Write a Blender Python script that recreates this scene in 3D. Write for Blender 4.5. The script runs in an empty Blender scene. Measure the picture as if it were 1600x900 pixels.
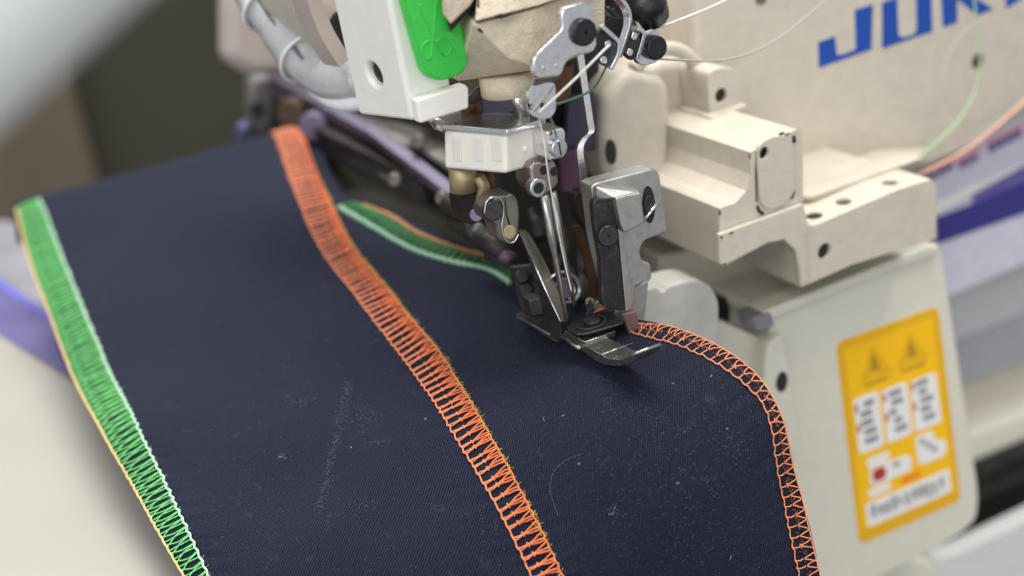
import bpy, bmesh, math, random
import numpy as np
from mathutils import Vector, Matrix
random.seed(7); rng = np.random.default_rng(7)
S = 0.001                                   # everything below is measured in millimetres
sc = bpy.context.scene
# ------------------------------------------------------------------ camera
F = 1908.0
X = np.array([4200, 1400, -F]); X /= np.linalg.norm(X)
Y = np.array([-1100, 700, -F]); Y -= X*X.dot(Y); Y /= np.linalg.norm(Y)
Z = np.cross(X, Y); R = np.array([X, Y, Z]); D0 = 212.0
C = -R @ np.array([160/F*D0, -105/F*D0, -D0])
cd = bpy.data.cameras.new('camera'); cam = bpy.data.objects.new('camera', cd)
sc.collection.objects.link(cam); sc.camera = cam
M4 = Matrix([list(R[i]) + [C[i]*S] for i in range(3)] + [[0, 0, 0, 1]])
cam.matrix_world = M4
cd.sensor_width = 36; cd.lens = F/1600*36; cd.clip_start = 0.005; cd.clip_end = 20
cd.dof.use_dof = True; cd.dof.focus_distance = 0.209; cd.dof.aperture_fstop = 9.5
# ------------------------------------------------------------------ light
w = bpy.data.worlds.new('World'); sc.world = w; w.use_nodes = True
bg = w.node_tree.nodes['Background']; bg.inputs[0].default_value = (0.93, 0.96, 1.0, 1); bg.inputs[1].default_value = 0.46
def area(name, loc, target, sx, sy, power, col):
    l = bpy.data.lights.new(name, 'AREA'); l.shape = 'RECTANGLE'; l.size = sx; l.size_y = sy; l.energy = power; l.color = col
    o = bpy.data.objects.new(name, l); sc.collection.objects.link(o); o.location = loc
    o.rotation_euler = (Vector(target)-Vector(loc)).to_track_quat('-Z', 'Y').to_euler(); return o
area('ceiling_or_fill_lamp', (0.10, 0.05, 1.1), (0, 0, 0), 1.3, 0.35, 20.0, (1.0, 0.97, 0.92))
area('ceiling_or_fill_lamp', (-0.75, -0.60, 0.80), (0, 0, 0), 0.9, 0.3, 6.0, (1.0, 0.985, 0.96))  # front-left fill, placed to brighten front faces and the corner cover
area('ceiling_or_fill_lamp', (0.25, 1.15, 0.75), (0, 0, 0), 1.3, 0.35, 5.0, (1.0, 0.98, 0.95))  # added lamp out of view, gives the foot steel something to reflect
area('front_fill', (-0.45, -1.1, 0.15), (0, 0, 0.02), 1.2, 0.7, 3.6, (0.97, 0.98, 1.0))  # added fill light behind the camera, not a window
sc.view_settings.view_transform = 'Standard'; sc.view_settings.look = 'None'
sc.view_settings.exposure = 0.15; sc.view_settings.gamma = 1
# ------------------------------------------------------------------ measuring helpers (mm)
def ray(px, py): return R @ np.array([(px-800)/F, (450-py)/F, -1.0])
def at(px, py, ax, v):
    r = ray(px, py)
    if ax == 'd': return C + r*v
    i = 'xyz'.index(ax); return C + r*(v-C[i])/r[i]
def pts(l, ax='y', v=0): return [at(p[0], p[1], ax, v) for p in l]
def ptd(l): return [at(p[0], p[1], 'd', p[2]) for p in l]
def rnd(P, r, n=4):
    P = [np.array(p, float) for p in P]; out = []; N = len(P)
    for i in range(N):
        a, b, c = P[i-1], P[i], P[(i+1) % N]
        la, lc = np.linalg.norm(a-b), np.linalg.norm(c-b)
        rr = min(r, la*0.45, lc*0.45); p0 = b+(a-b)/la*rr; p1 = b+(c-b)/lc*rr
        for k in range(n+1):
            t = k/n; out.append((1-t)**2*p0+2*t*(1-t)*b+t*t*p1)
    return out
def spline(P, n=8, closed=False):
    P = [np.array(p, float) for p in P]; N = len(P); out = []
    rngI = range(N if closed else N-1)
    for i in rngI:
        if closed: a, b, c, d = P[i-1], P[i], P[(i+1) % N], P[(i+2) % N]
        else: a, b, c, d = P[max(i-1, 0)], P[i], P[i+1], P[min(i+2, N-1)]
        for k in range(n):
            t = k/n
            out.append(0.5*(2*b+(c-a)*t+(2*a-5*b+4*c-d)*t*t+(3*b-a-3*c+d)*t**3))
    if not closed: out.append(P[-1])
    return out
# ------------------------------------------------------------------ materials
def mat(name, col, rough=0.5, metal=0.0, var=0.08, nscale=300, bump=0.0, bscale=3000, spec=0.5, coat=0, sss=0, dirt=0, dirtcol=(0.05, 0.04, 0.03), dscale=150, aniso=None):
    m = bpy.data.materials.new(name); m.use_nodes = True; nt = m.node_tree; N = nt.nodes; L = nt.links
    b = N['Principled BSDF']; b.inputs['Roughness'].default_value = rough; b.inputs['Metallic'].default_value = metal
    b.inputs['Specular IOR Level'].default_value = spec; b.inputs['Coat Weight'].default_value = coat
    if sss: b.inputs['Subsurface Weight'].default_value = sss; b.inputs['Subsurface Scale'].default_value = 0.002; b.inputs['Subsurface Radius'].default_value = (1, .8, .6)
    tc = N.new('ShaderNodeTexCoord'); src = tc.outputs['Object']
    if aniso:
        mp = N.new('ShaderNodeMapping'); mp.inputs['Scale'].default_value = aniso; L.new(src, mp.inputs[0]); src = mp.outputs[0]
    n = N.new('ShaderNodeTexNoise'); n.inputs['Scale'].default_value = nscale; n.inputs['Detail'].default_value = 4; L.new(src, n.inputs['Vector'])
    r = N.new('ShaderNodeValToRGB'); c = np.array(col)
    r.color_ramp.elements[0].position = 0.3; r.color_ramp.elements[1].position = 0.7
    r.color_ramp.elements[0].color = (*np.clip(c*(1-var), 0, 1), 1); r.color_ramp.elements[1].color = (*np.clip(c*(1+var), 0, 1), 1)
    L.new(n.outputs['Fac'], r.inputs[0]); out = r.outputs[0]
    if dirt:
        n2 = N.new('ShaderNodeTexNoise'); n2.inputs['Scale'].default_value = dscale; n2.inputs['Detail'].default_value = 7; n2.inputs['Roughness'].default_value = 0.7
        L.new(src, n2.inputs['Vector']); r2 = N.new('ShaderNodeValToRGB'); r2.color_ramp.elements[0].position = 0.56; r2.color_ramp.elements[1].position = 0.74
        r2.color_ramp.elements[1].color = (dirt, dirt, dirt, 1); L.new(n2.outputs['Fac'], r2.inputs[0])
        mx = N.new('ShaderNodeMix'); mx.data_type = 'RGBA'; L.new(r2.outputs[0], mx.inputs[0]); L.new(out, mx.inputs[6]); mx.inputs[7].default_value = (*dirtcol, 1); out = mx.outputs[2]
    L.new(out, b.inputs['Base Color'])
    mr = N.new('ShaderNodeMapRange'); mr.inputs[3].default_value = max(0, rough-0.08); mr.inputs[4].default_value = min(1, rough+0.1)
    L.new(n.outputs['Fac'], mr.inputs[0]); L.new(mr.outputs[0], b.inputs['Roughness'])
    if bump:
        nb = N.new('ShaderNodeTexNoise'); nb.inputs['Scale'].default_value = bscale; nb.inputs['Detail'].default_value = 3; L.new(src, nb.inputs['Vector'])
        bp = N.new('ShaderNodeBump'); bp.inputs['Strength'].default_value = bump; bp.inputs['Distance'].default_value = 0.0004
        L.new(nb.outputs['Fac'], bp.inputs['Height']); L.new(bp.outputs[0], b.inputs['Normal'])
    return m
beige = mat('beige_cast_paint', (0.56, 0.51, 0.425), 0.42, bump=0.25, bscale=1500, var=0.06, dirt=0.42, dirtcol=(0.30, 0.23, 0.15))
rough_beige = mat('rough_cast_paint', (0.58, 0.50, 0.38), 0.5, bump=0.45, bscale=1800, var=0.1, nscale=500, dirt=0.45, dirtcol=(0.22, 0.15, 0.09), dscale=420)
cream = mat('cream_paint', (0.68, 0.66, 0.56), 0.35, bump=0.08, bscale=900, var=0.03, dirt=0.12, dirtcol=(0.35, 0.3, 0.2))
palegrey = mat('pale_grey_paint', (0.66, 0.67, 0.66), 0.4, var=0.04)
white_pl = mat('white_plastic', (0.90, 0.885, 0.83), 0.38, bump=0.12, bscale=2500, var=0.02, sss=0.15, dirt=0.10, dirtcol=(0.45, 0.33, 0.18), dscale=260)
ivory_pl = mat('ivory_plastic', (0.86, 0.82, 0.74), 0.34, bump=0.1, bscale=1500, var=0.03, sss=0.3, dirt=0.14, dirtcol=(0.55, 0.42, 0.38), dscale=300)
green_pl = mat('green_plastic', (0.05, 0.60, 0.08), 0.33, var=0.05, sss=0.1, bump=0.05, bscale=1200)
steel = mat('brushed_steel', (0.62, 0.62, 0.62), 0.30, 1.0, var=0.12, nscale=600, bump=0.05, bscale=2500, dirt=0.5, dirtcol=(0.25, 0.23, 0.2), dscale=500)
bright = mat('bright_steel', (0.78, 0.78, 0.80), 0.2, 1.0, var=0.1, nscale=900, bump=0.06, bscale=1800, dirt=0.4, dirtcol=(0.3, 0.28, 0.26), dscale=400)
castst = mat('cast_steel', (0.50, 0.50, 0.48), 0.42, 0.9, var=0.1, nscale=700, bump=0.12, bscale=3600, dirt=0.5, dirtcol=(0.3, 0.28, 0.25), dscale=500)
gun = mat('gunmetal', (0.05, 0.046, 0.05), 0.42, 0.7, var=0.15, nscale=500, bump=0.2, dirt=0.4, dirtcol=(0.3, 0.28, 0.26), dscale=600)
footst = mat('worn_dark_steel', (0.30, 0.30, 0.27), 0.25, 0.9, var=0.12, nscale=700, bump=0.05, bscale=4000, dirt=0.3, dirtcol=(0.32, 0.31, 0.29), dscale=500)
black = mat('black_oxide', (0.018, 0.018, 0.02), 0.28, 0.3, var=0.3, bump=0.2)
dark = mat('dark_oily_metal', (0.028, 0.025, 0.026), 0.45, 0.3, var=0.4, nscale=120, bump=0.3, bscale=500)
hole = mat('shade_and_chip_black', (0.012, 0.011, 0.01), 0.6)  # near-black colour stands in for shade in recesses; also used on paint chips
needle_st = mat('needle_steel', (0.36, 0.355, 0.34), 0.32, 1.0, var=0.1, nscale=900)
brass = mat('brass', (0.44, 0.35, 0.21), 0.5, 0.55, var=0.15, nscale=400)
lilac = mat('lilac_steel_and_highlight', (0.15, 0.135, 0.20), 0.35, 0.8, var=0.2, nscale=200)
oldst = mat('oily_steel', (0.22, 0.21, 0.18), 0.33, 0.8, var=0.3, nscale=150)
t_dgreen0 = None
greenst = mat('olive_grey_steel', (0.14, 0.135, 0.105), 0.38, 0.6, var=0.2, nscale=80)
plum = mat('plum_painted_metal', (0.10, 0.05, 0.085), 0.4, 0.3, var=0.3, nscale=150)
rust = mat('copper_brown_metal', (0.12, 0.06, 0.03), 0.4, 0.6, var=0.3, nscale=200)
blue = mat('blue_print', (0.005, 0.062, 0.36), 0.4, var=0.04)
navyp = mat('navy_print', (0.035, 0.03, 0.22), 0.4, var=0.05)
violetp = mat('violet_print', (0.13, 0.10, 0.36), 0.4, var=0.1)
pinkp = mat('pink_print', (0.72, 0.36, 0.40), 0.4, var=0.05)
lilacp = mat('lilac_print', (0.62, 0.60, 0.70), 0.4, var=0.06)
yel = mat('yellow_sticker', (0.95, 0.53, 0.004), 0.4, var=0.04)
yeld = mat('dark_yellow_print', (0.80, 0.43, 0.005), 0.4, var=0.04)
inkg = mat('brown_ink', (0.40, 0.24, 0.01), 0.5, var=0.2)
ink = mat('grey_ink', (0.26, 0.26, 0.29), 0.5, var=0.2)
red = mat('red_print', (0.45, 0.03, 0.03), 0.5, var=0.1)
orangep = mat('orange_print', (0.90, 0.25, 0.01), 0.5, var=0.1)
whitep = mat('white_print', (0.82, 0.81, 0.78), 0.45, var=0.03)
violet = mat('violet_edge_strip', (0.13, 0.115, 0.32), 0.3, 0.3, var=0.1, nscale=60)
violetl = mat('light_violet_edge', (0.16, 0.16, 0.62), 0.2, var=0.05)
lav = mat('lavender_grey_paint', (0.22, 0.22, 0.25), 0.35, var=0.15, nscale=40)
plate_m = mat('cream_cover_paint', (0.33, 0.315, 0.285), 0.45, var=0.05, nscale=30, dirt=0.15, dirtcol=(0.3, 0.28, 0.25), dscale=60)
tubem = mat('clear_milky_plastic', (0.66, 0.68, 0.70), 0.2, var=0.08, nscale=250, sss=0.2, coat=0.3, dirt=0.5, dirtcol=(0.25, 0.24, 0.24), dscale=400, bump=0.2, bscale=900)
tubew = mat('white_wire_insulation', (0.80, 0.80, 0.83), 0.3, var=0.04, sss=0.1, dirt=0.35, dirtcol=(0.12, 0.11, 0.10), dscale=700)
pinkb = mat('pinkish_beige_paint', (0.42, 0.36, 0.33), 0.45, var=0.1, nscale=60)
tubem.node_tree.nodes['Principled BSDF'].inputs['Transmission Weight'].default_value = 0.3
def thread_mat(name, col, sheen=0.3):
    m = mat(name, col, 0.6, var=0.18, nscale=2500, bump=0.6, bscale=9000); b = m.node_tree.nodes['Principled BSDF']
    b.inputs['Sheen Weight'].default_value = sheen; b.inputs['Sheen Roughness'].default_value = 0.4; return m
t_orange = thread_mat('orange_thread', (0.88, 0.20, 0.06))
t_orange2 = thread_mat('pale_orange_thread', (0.93, 0.30, 0.12))
t_green = thread_mat('green_thread', (0.16, 0.66, 0.17))
t_mint = thread_mat('mint_thread', (0.52, 0.82, 0.58))
t_yel = thread_mat('yellow_orange_thread', (0.92, 0.55, 0.20))
t_lime = thread_mat('yellow_fluff', (0.75, 0.60, 0.06))
t_white = thread_mat('white_thread', (0.80, 0.77, 0.70))
t_grey = thread_mat('grey_thread', (0.45, 0.42, 0.36))
t_dgreen = thread_mat('dark_green_thread', (0.06, 0.16, 0.09))
t_lint = thread_mat('lint', (0.13, 0.145, 0.19))
# ------------------------------------------------------------------ object helpers
WL = {}
def empty(name, loc=(0, 0, 0), label=None, cat=None, group=None):
    o = bpy.data.objects.new(name, None); sc.collection.objects.link(o); o.location = Vector(loc)*S
    o.empty_display_size = 0.01; WL[o] = np.array(loc, float)
    if label: o['label'] = label; o['category'] = cat
    if group: o['group'] = group
    return o
def tag(o, label, cat, group=None):
    o['label'] = label; o['category'] = cat
    if group: o['group'] = group
    return o
def raw(name, V, Fc, m, parent=None, smooth=False, bev=0, seg=2, kind=None):
    V = np.array(V, float); c = (V.max(0)+V.min(0))/2
    me = bpy.data.meshes.new(name); me.from_pydata(((V-c)*S).tolist(), [], Fc); me.validate()
    bm = bmesh.new(); bm.from_mesh(me); bmesh.ops.recalc_face_normals(bm, faces=bm.faces)
    bm.to_mesh(me); bm.free()
    me.materials.append(m)
    o = bpy.data.objects.new(name, me); sc.collection.objects.link(o)
    base = WL[parent] if parent else np.zeros(3)
    if parent: o.parent = parent
    o.location = Vector(c-base)*S; WL[o] = c
    if smooth or bev: me.polygons.foreach_set('use_smooth', [True]*len(me.polygons))
    if bev:
        b = o.modifiers.new('bevel', 'BEVEL'); b.width = bev*S; b.segments = seg; b.limit_method = 'ANGLE'; b.angle_limit = math.radians(35)
        b.harden_normals = True; b.use_clamp_overlap = True
    if kind: o['kind'] = kind
    return o
def prism(name, P, vec, m, parent=None, bev=0.3, **k):
    P = [np.array(p, float) for p in P]; n = len(P); vec = np.array(vec, float)
    V = P+[p+vec for p in P]
    Fc = [list(range(n)), list(range(2*n-1, n-1, -1))]+[[i, (i+1) % n, n+(i+1) % n, n+i] for i in range(n)]
    return raw(name, V, Fc, m, parent, bev=bev, **k)
def py(name, l, y, dep, m, parent=None, bev=0.3, r=0, **k):
    P = pts(l, 'y', y)
    if r: P = rnd(P, r)
    return prism(name, P, (0, dep, 0), m, parent, bev, **k)
def hull(name, P, m, parent=None, bev=0.3):
    bm = bmesh.new()
    for p in P: bm.verts.new(Vector(p))
    r = bmesh.ops.convex_hull(bm, input=bm.verts)
    bmesh.ops.delete(bm, geom=[v for v in bm.verts if not v.link_faces], context='VERTS')
    bmesh.ops.dissolve_limit(bm, angle_limit=0.03, verts=bm.verts, edges=bm.edges)
    bm.verts.index_update(); V = [v.co[:] for v in bm.verts]; Fc = [[v.index for v in f.verts] for f in bm.faces]; bm.free()
    return raw(name, V, Fc, m, parent, bev=bev)
def tube_data(P, r, n=8, cap=True, closed=False, flat=1.0, up=None):
    P = [np.array(p, float) for p in P]; N = len(P); V = []; Fc = []
    rr = r if hasattr(r, '__len__') else [r]*N
    T = []
    for i in range(N):
        a = P[i-1] if (i > 0 or closed) else P[i]; b = P[(i+1) % N] if (i < N-1 or closed) else P[i]
        t = b-a; T.append(t/(np.linalg.norm(t)+1e-9))
    u = np.array(up, float) if up is not None else np.cross(T[0], [0.3, 0.2, 1.0]); u -= T[0]*u.dot(T[0]); u /= np.linalg.norm(u)
    for i in range(N):
        if up is not None: u = np.array(up, float)
        u = u-T[i]*u.dot(T[i]); u /= np.linalg.norm(u)+1e-9; v = np.cross(T[i], u)
        for k in range(n):
            a = 2*math.pi*k/n; V.append(P[i]+rr[i]*(math.cos(a)*u*flat+math.sin(a)*v))
    for i in range(N if closed else N-1):
        for k in range(n):
            j = (i+1) % N; Fc.append([i*n+k, i*n+(k+1) % n, j*n+(k+1) % n, j*n+k])
    if cap and not closed: Fc += [list(range(n-1, -1, -1)), [(N-1)*n+k for k in range(n)]]
    return V, Fc
def tube(name, P, r, m, parent=None, n=10, **k):
    kw = {q: k.pop(q) for q in ('closed', 'flat', 'up') if q in k}
    V, Fc = tube_data(P, r, n, **kw); return raw(name, V, Fc, m, parent, smooth=True, **k)
def multi(name, curves, r, m, parent=None, n=5, kind=None):
    V, Fc = [], []
    for cv in curves:
        v, f = tube_data(cv, r, n, cap=False); o = len(V); V += v; Fc += [[q+o for q in a] for a in f]
    me_o = raw_nofix(name, V, Fc, m, parent)
    if kind: me_o['kind'] = kind
    return me_o
def raw_nofix(name, V, Fc, m, parent):
    V = np.array(V, float); c = (V.max(0)+V.min(0))/2
    me = bpy.data.meshes.new(name); me.from_pydata(((V-c)*S).tolist(), [], Fc); me.materials.append(m)
    me.polygons.foreach_set('use_smooth', [True]*len(me.polygons))
    o = bpy.data.objects.new(name, me); sc.collection.objects.link(o); base = WL[parent] if parent else np.zeros(3)
    if parent: o.parent = parent
    o.location = Vector(c-base)*S; WL[o] = c; return o
def disc(name, c, nrm, r, h, m, parent=None, bev=0.2, n=28, sy=1.0, up=(0, 0, 1)):
    """cylinder from c along -nrm by h; nrm points to the viewer"""
    c = np.array(c, float); nrm = np.array(nrm, float); nrm /= np.linalg.norm(nrm)
    if abs(nrm[2]) > 0.95: up = (0, 1, 0)
    u = np.array(up, float); u -= nrm*u.dot(nrm); u /= np.linalg.norm(u); v = np.cross(nrm, u)
    P = [c+r*(math.cos(2*math.pi*k/n)*v+sy*math.sin(2*math.pi*k/n)*u) for k in range(n)]
    return prism(name, P, -nrm*h, m, parent, bev)
def cutter(o, c, nrm, r, h, sy=1.0, dk=None):
    k = disc('cutter', c, nrm, r, h, hole, bev=0, sy=sy); k.data.materials[0] = hole
    b = o.modifiers.new('hole', 'BOOLEAN'); b.object = k; b.operation = 'DIFFERENCE'; b.solver = 'EXACT'
    if dk is not None: disc('hole_shade_disc', np.array(c)-np.array(nrm, float)*(dk+0.9), nrm, r*1.05, 0.6, hole, mach, bev=0, sy=sy)  # black disc puts the hole's shade into colour
    return k
def apply_all(o):
    bpy.context.view_layer.update()
    dg = bpy.context.evaluated_depsgraph_get(); me = bpy.data.meshes.new_from_object(o.evaluated_get(dg))
    ks = [m.object for m in o.modifiers if m.type == 'BOOLEAN']
    o.modifiers.clear(); o.data = me
    for k in ks: bpy.data.objects.remove(k)
    b = o.modifiers.new('bevel', 'BEVEL'); b.width = 0.35*S; b.segments = 2; b.limit_method = 'ANGLE'; b.angle_limit = math.radians(40); b.harden_normals = True
FRONT = np.array([0, -1.0, 0]); TOCAM = lambda p: (C-np.array(p))/np.linalg.norm(C-np.array(p))
def screw(name, c, nrm, r, h, m, parent, slot=True, cross=True, ang=0.5, hexs=False):
    o = disc(name, np.array(c)+np.array(nrm)*h, nrm, r, h+1.0, m, parent, bev=r*0.18)
    nrm = np.array(nrm, float)/np.linalg.norm(nrm); u = np.array([0, 0, 1.0]); u -= nrm*u.dot(nrm); u /= np.linalg.norm(u); v = np.cross(nrm, u)
    top = np.array(c)+nrm*h
    if hexs:
        P = [top+nrm*0.03+r*0.5*(math.cos(k*math.pi/3)*u+math.sin(k*math.pi/3)*v) for k in range(6)]
        prism('drive_socket', P, -nrm*0.2, hole, o, 0)
    else:
        for q in ((0, math.pi/2) if cross else (0,)):
            a = ang+q; d = math.cos(a)*u+math.sin(a)*v; e = np.cross(nrm, d)
            P = [top+nrm*0.03+d*sx*r*0.72+e*sy*r*0.1 for sx, sy in ((-1, -1), (1, -1), (1, 1), (-1, 1))]
            prism('drive_slot', P, -nrm*0.2, hole, o, 0)
    return o

# ================================================================== SETTING
def setting(name, l, ax, v, m, vec):
    o = prism(name, pts(l, ax, v), vec, m, None, 0); o['kind'] = 'structure'; return o
wallm = mat('olive_wall', (0.052, 0.050, 0.032), 0.8, var=0.12, nscale=1.5)
brownm = mat('brown_board', (0.135, 0.105, 0.075), 0.7, var=0.2, nscale=2.5, aniso=(3, 3, 0.4))
def block(name, x0, x1, y0, y1, z0, z1, m, parent=None, bev=0, **k):
    return prism(name, [(x0, y0, z0), (x1, y0, z0), (x1, y0, z1), (x0, y0, z1)], (0, y1-y0, 0), m, parent, bev, **k)
o = block('wall', -2500, 3500, 1500, 1560, -900, 1700, wallm); o['kind'] = 'structure'
o = block('floor', -2500, 3500, -1500, 1500, -960, -900, mat('grey_floor', (0.16, 0.15, 0.14), 0.7, nscale=3)); o['kind'] = 'structure'
a = at(148, 260, 'y', 1400)
o = prism('storage_board', [(a[0]-700, 1400, -900), (a[0], 1400, -900), (a[0], 1400, 900), (a[0]-700, 1400, 900)], (0, 25, 0), brownm, None, 4)
tag(o, 'blurred brown upright board behind the sewing machine at far left', 'board')

# ================================================================== FABRIC
rowsL = [(22, 318, 338), (42, 395, 312), (75, 485, 284), (112, 585, 259), (158, 672, 239), (203, 752, 226), (248, 832, 215), (295, 915, 206), (340, 990, 200), (385, 1060, 196), (430, 1130, 193)]
rowsC = [(440, 205, 330), (478, 300, 290), (535, 400, 264), (615, 490, 241), (690, 600, 222), (750, 700, 208.5), (805, 790, 200), (850, 880, 197), (880, 960, 196), (905, 1040, 196), (925, 1110, 196)]
rowsR = [(490, 216, 336), (542, 306, 296), (650, 349, 276), (800, 406, 256), (925, 482, 231), (1045, 511, 217.5), (1155, 563, 206.5), (1222, 650, 203), (1250, 765, 206), (1278, 880, 208), (1305, 990, 209)]
M2 = {3: (722, 452, 247), 4: (812, 545, 227), 5: (905, 605, 207.5), 6: (985, 670, 197.5), 7: (1040, 770, 195), 8: (1068, 880, 199), 9: (1092, 970, 203), 10: (1115, 1060, 206)}
M1 = {0: (230, 262, 336), 1: (255, 345, 302), 2: (300, 440, 275), 3: (362, 545, 251)}
grid = []
for i in range(11):
    L_, C_, R_ = [np.array(r[i], float) for r in (rowsL, rowsC, rowsR)]
    m1 = np.array(M1[i], float) if i in M1 else (L_+C_)/2
    m2 = np.array(M2[i], float) if i in M2 else (C_+R_)/2
    grid.append([at(*q[:2], 'd', q[2]) for q in (L_, m1, C_, m2, R_)])
g0 = [p+np.array([-1.5, 10, -14]) for p in grid[0]]
grid = np.array([g0]+grid)                     # 12 x 5 x 3
NU, NV = 128, 300
def cr(P, t):
    n = len(P); i = np.clip(np.floor(t).astype(int), 0, n-2); f = (t-i)[:, None]
    P = P.reshape(n, -1)
    a = P[np.clip(i-1, 0, n-1)]; b = P[i]; c = P[i+1]; d = P[np.clip(i+2, 0, n-1)]
    a = np.where((i == 0)[:, None], 2*b-c, a); d = np.where((i == n-2)[:, None], 2*c-b, d)
    return 0.5*(2*b+(c-a)*f+(2*a-5*b+4*c-d)*f*f+(3*b-a-3*c+d)*f**3)
vt = np.linspace(0, 11, NV+1); A = cr(grid, vt).reshape(NV+1, 5, 3)
ut = np.linspace(0, 4, NU+1)
CS = np.array([cr(A[j], ut) for j in range(NV+1)])           # NV+1, NU+1, 3
# gentle ripples so that the cloth is not mathematically smooth
uu, vv = np.meshgrid(ut, vt)
du = np.gradient(CS, axis=1); dv = np.gradient(CS, axis=0); NN = np.cross(du, dv); NN /= np.linalg.norm(NN, axis=2, keepdims=True)
FLIP = NN[NV//2, NU//2, 2] < 0
if FLIP: NN = -NN
rip = 0.35*np.sin(uu*3.1+vv*1.3)+0.25*np.sin(vv*2.9-uu*1.7)+0.15*np.sin(uu*7.3+vv*3.7)
rip *= 1.2*np.clip((vv-0.8)/1.5, 0, 1)*np.clip(1-np.exp(-((uu-3.2)**2/0.6+(vv-6)**2/1.5)), 0, 1)
crease = -0.5*np.exp(-((uu-1.15-0.06*(vv-6))**2/0.004))*np.exp(-((vv-7.6)**2/1.2))-0.5*np.exp(-((uu-2.28+0.02*(vv-8))**2/0.003))*np.clip((vv-7.2)/1.5, 0, 1)
CS = CS+NN*(rip+crease*0.5)[:, :, None]
# the foot presses the cloth down a little
ft = at(945, 573, 'z', 0.2)
wx = np.clip((CS[..., 0]-(ft[0]-4))/4, 0, 1)*np.clip(((ft[0]+13)-CS[..., 0])/5, 0, 1); wy = np.clip((CS[..., 1]-(ft[1]-14))/7, 0, 1)*np.clip(((ft[1]+22)-CS[..., 1])/8, 0, 1)
w_ = wx*wy; w_ = w_*w_*(3-2*w_); CS[..., 2] -= w_*np.clip(CS[..., 2]+0.7, 0, 4)
pk = np.exp(-((uu-2)**2/0.035))+0.8*np.exp(-((uu-0.15)**2/0.03))+0.8*np.exp(-((uu-3.8)**2/0.03))*np.clip((vv-5.6), 0, 1)
CS = CS+NN*(pk*0.13*(np.sin(vv*34+np.sin(vv*7)*2)+0.6*np.sin(vv*21.3+uu*9)))[:, :, None]*np.clip(vv-1, 0, 1)[:, :, None]
PX = (CS-C) @ R; PXX = 800+F*PX[..., 0]/-PX[..., 2]; PYY = 450-F*PX[..., 1]/-PX[..., 2]
def uv_of(px, pyy, lo=0, hi=NV):
    d = (PXX-px)**2+(PYY-pyy)**2; d[:14] = 1e9
    j, i = np.unravel_index(np.argmin(d), d.shape)
    # refine with a local linear solve
    j2 = min(max(j, 1), NV-1); i2 = min(max(i, 1), NU-1)
    J = np.array([[(PXX[j2, i2+1]-PXX[j2, i2-1])/2, (PXX[j2+1, i2]-PXX[j2-1, i2])/2], [(PYY[j2, i2+1]-PYY[j2, i2-1])/2, (PYY[j2+1, i2]-PYY[j2-1, i2])/2]])
    try: s = np.linalg.solve(J, [px-PXX[j2, i2], pyy-PYY[j2, i2]]); s = np.clip(s, -2.5, 2.5)
    except Exception: s = (0, 0)
    return np.array([np.clip(i2+s[0], 0, NU), np.clip(j2+s[1], 0, NV)])
def surf(A, uv):
    u = min(max(uv[0], 0), NU-1e-6); v = min(max(uv[1], 0), NV-1e-6); i, j = int(u), int(v); a, b = u-i, v-j
    return (A[j, i]*(1-a)*(1-b)+A[j, i+1]*a*(1-b)+A[j+1, i]*(1-a)*b+A[j+1, i+1]*a*b)
fabric = empty('sewn_fabric', (0, 0, 0), 'dark navy twill cloth with neon orange and green overlocked seams under the presser foot', 'fabric')
V = CS.reshape(-1, 3); W = NU+1
Fc = [[j*W+i, j*W+i+1, (j+1)*W+i+1, (j+1)*W+i] for j in range(NV) for i in range(NU)]
if FLIP: Fc = [f[::-1] for f in Fc]
c0 = (V.max(0)+V.min(0))/2
me = bpy.data.meshes.new('cloth_panel'); me.from_pydata(((V-c0)*S).tolist(), [], Fc)
me.polygons.foreach_set('use_smooth', [True]*len(me.polygons))
# UV in millimetres along the cloth
su = np.concatenate([np.zeros((NV+1, 1)), np.cumsum(np.linalg.norm(np.diff(CS, axis=1), axis=2), axis=1)], axis=1)
sv = np.concatenate([np.zeros((1, NU+1)), np.cumsum(np.linalg.norm(np.diff(CS, axis=0), axis=2), axis=0)], axis=0)
suc = su-su[:, NU//2:NU//2+1]; svc = np.repeat(sv[:, NU//2:NU//2+1], NU+1, axis=1)*0.6+sv*0.4
uvl = me.uv_layers.new(name='cloth'); idx = np.array([l.vertex_index for l in me.loops])
uvd = np.stack([suc.reshape(-1)[idx], svc.reshape(-1)[idx]], 1).astype(np.float32).reshape(-1); uvl.data.foreach_set('uv', uvd)
cloth = bpy.data.objects.new('cloth_panel', me); sc.collection.objects.link(cloth); cloth.parent = fabric; cloth.location = Vector(c0)*S; WL[cloth] = c0
sd = cloth.modifiers.new('thickness', 'SOLIDIFY'); sd.thickness = 0.7*S; sd.offset = -1 
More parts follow.
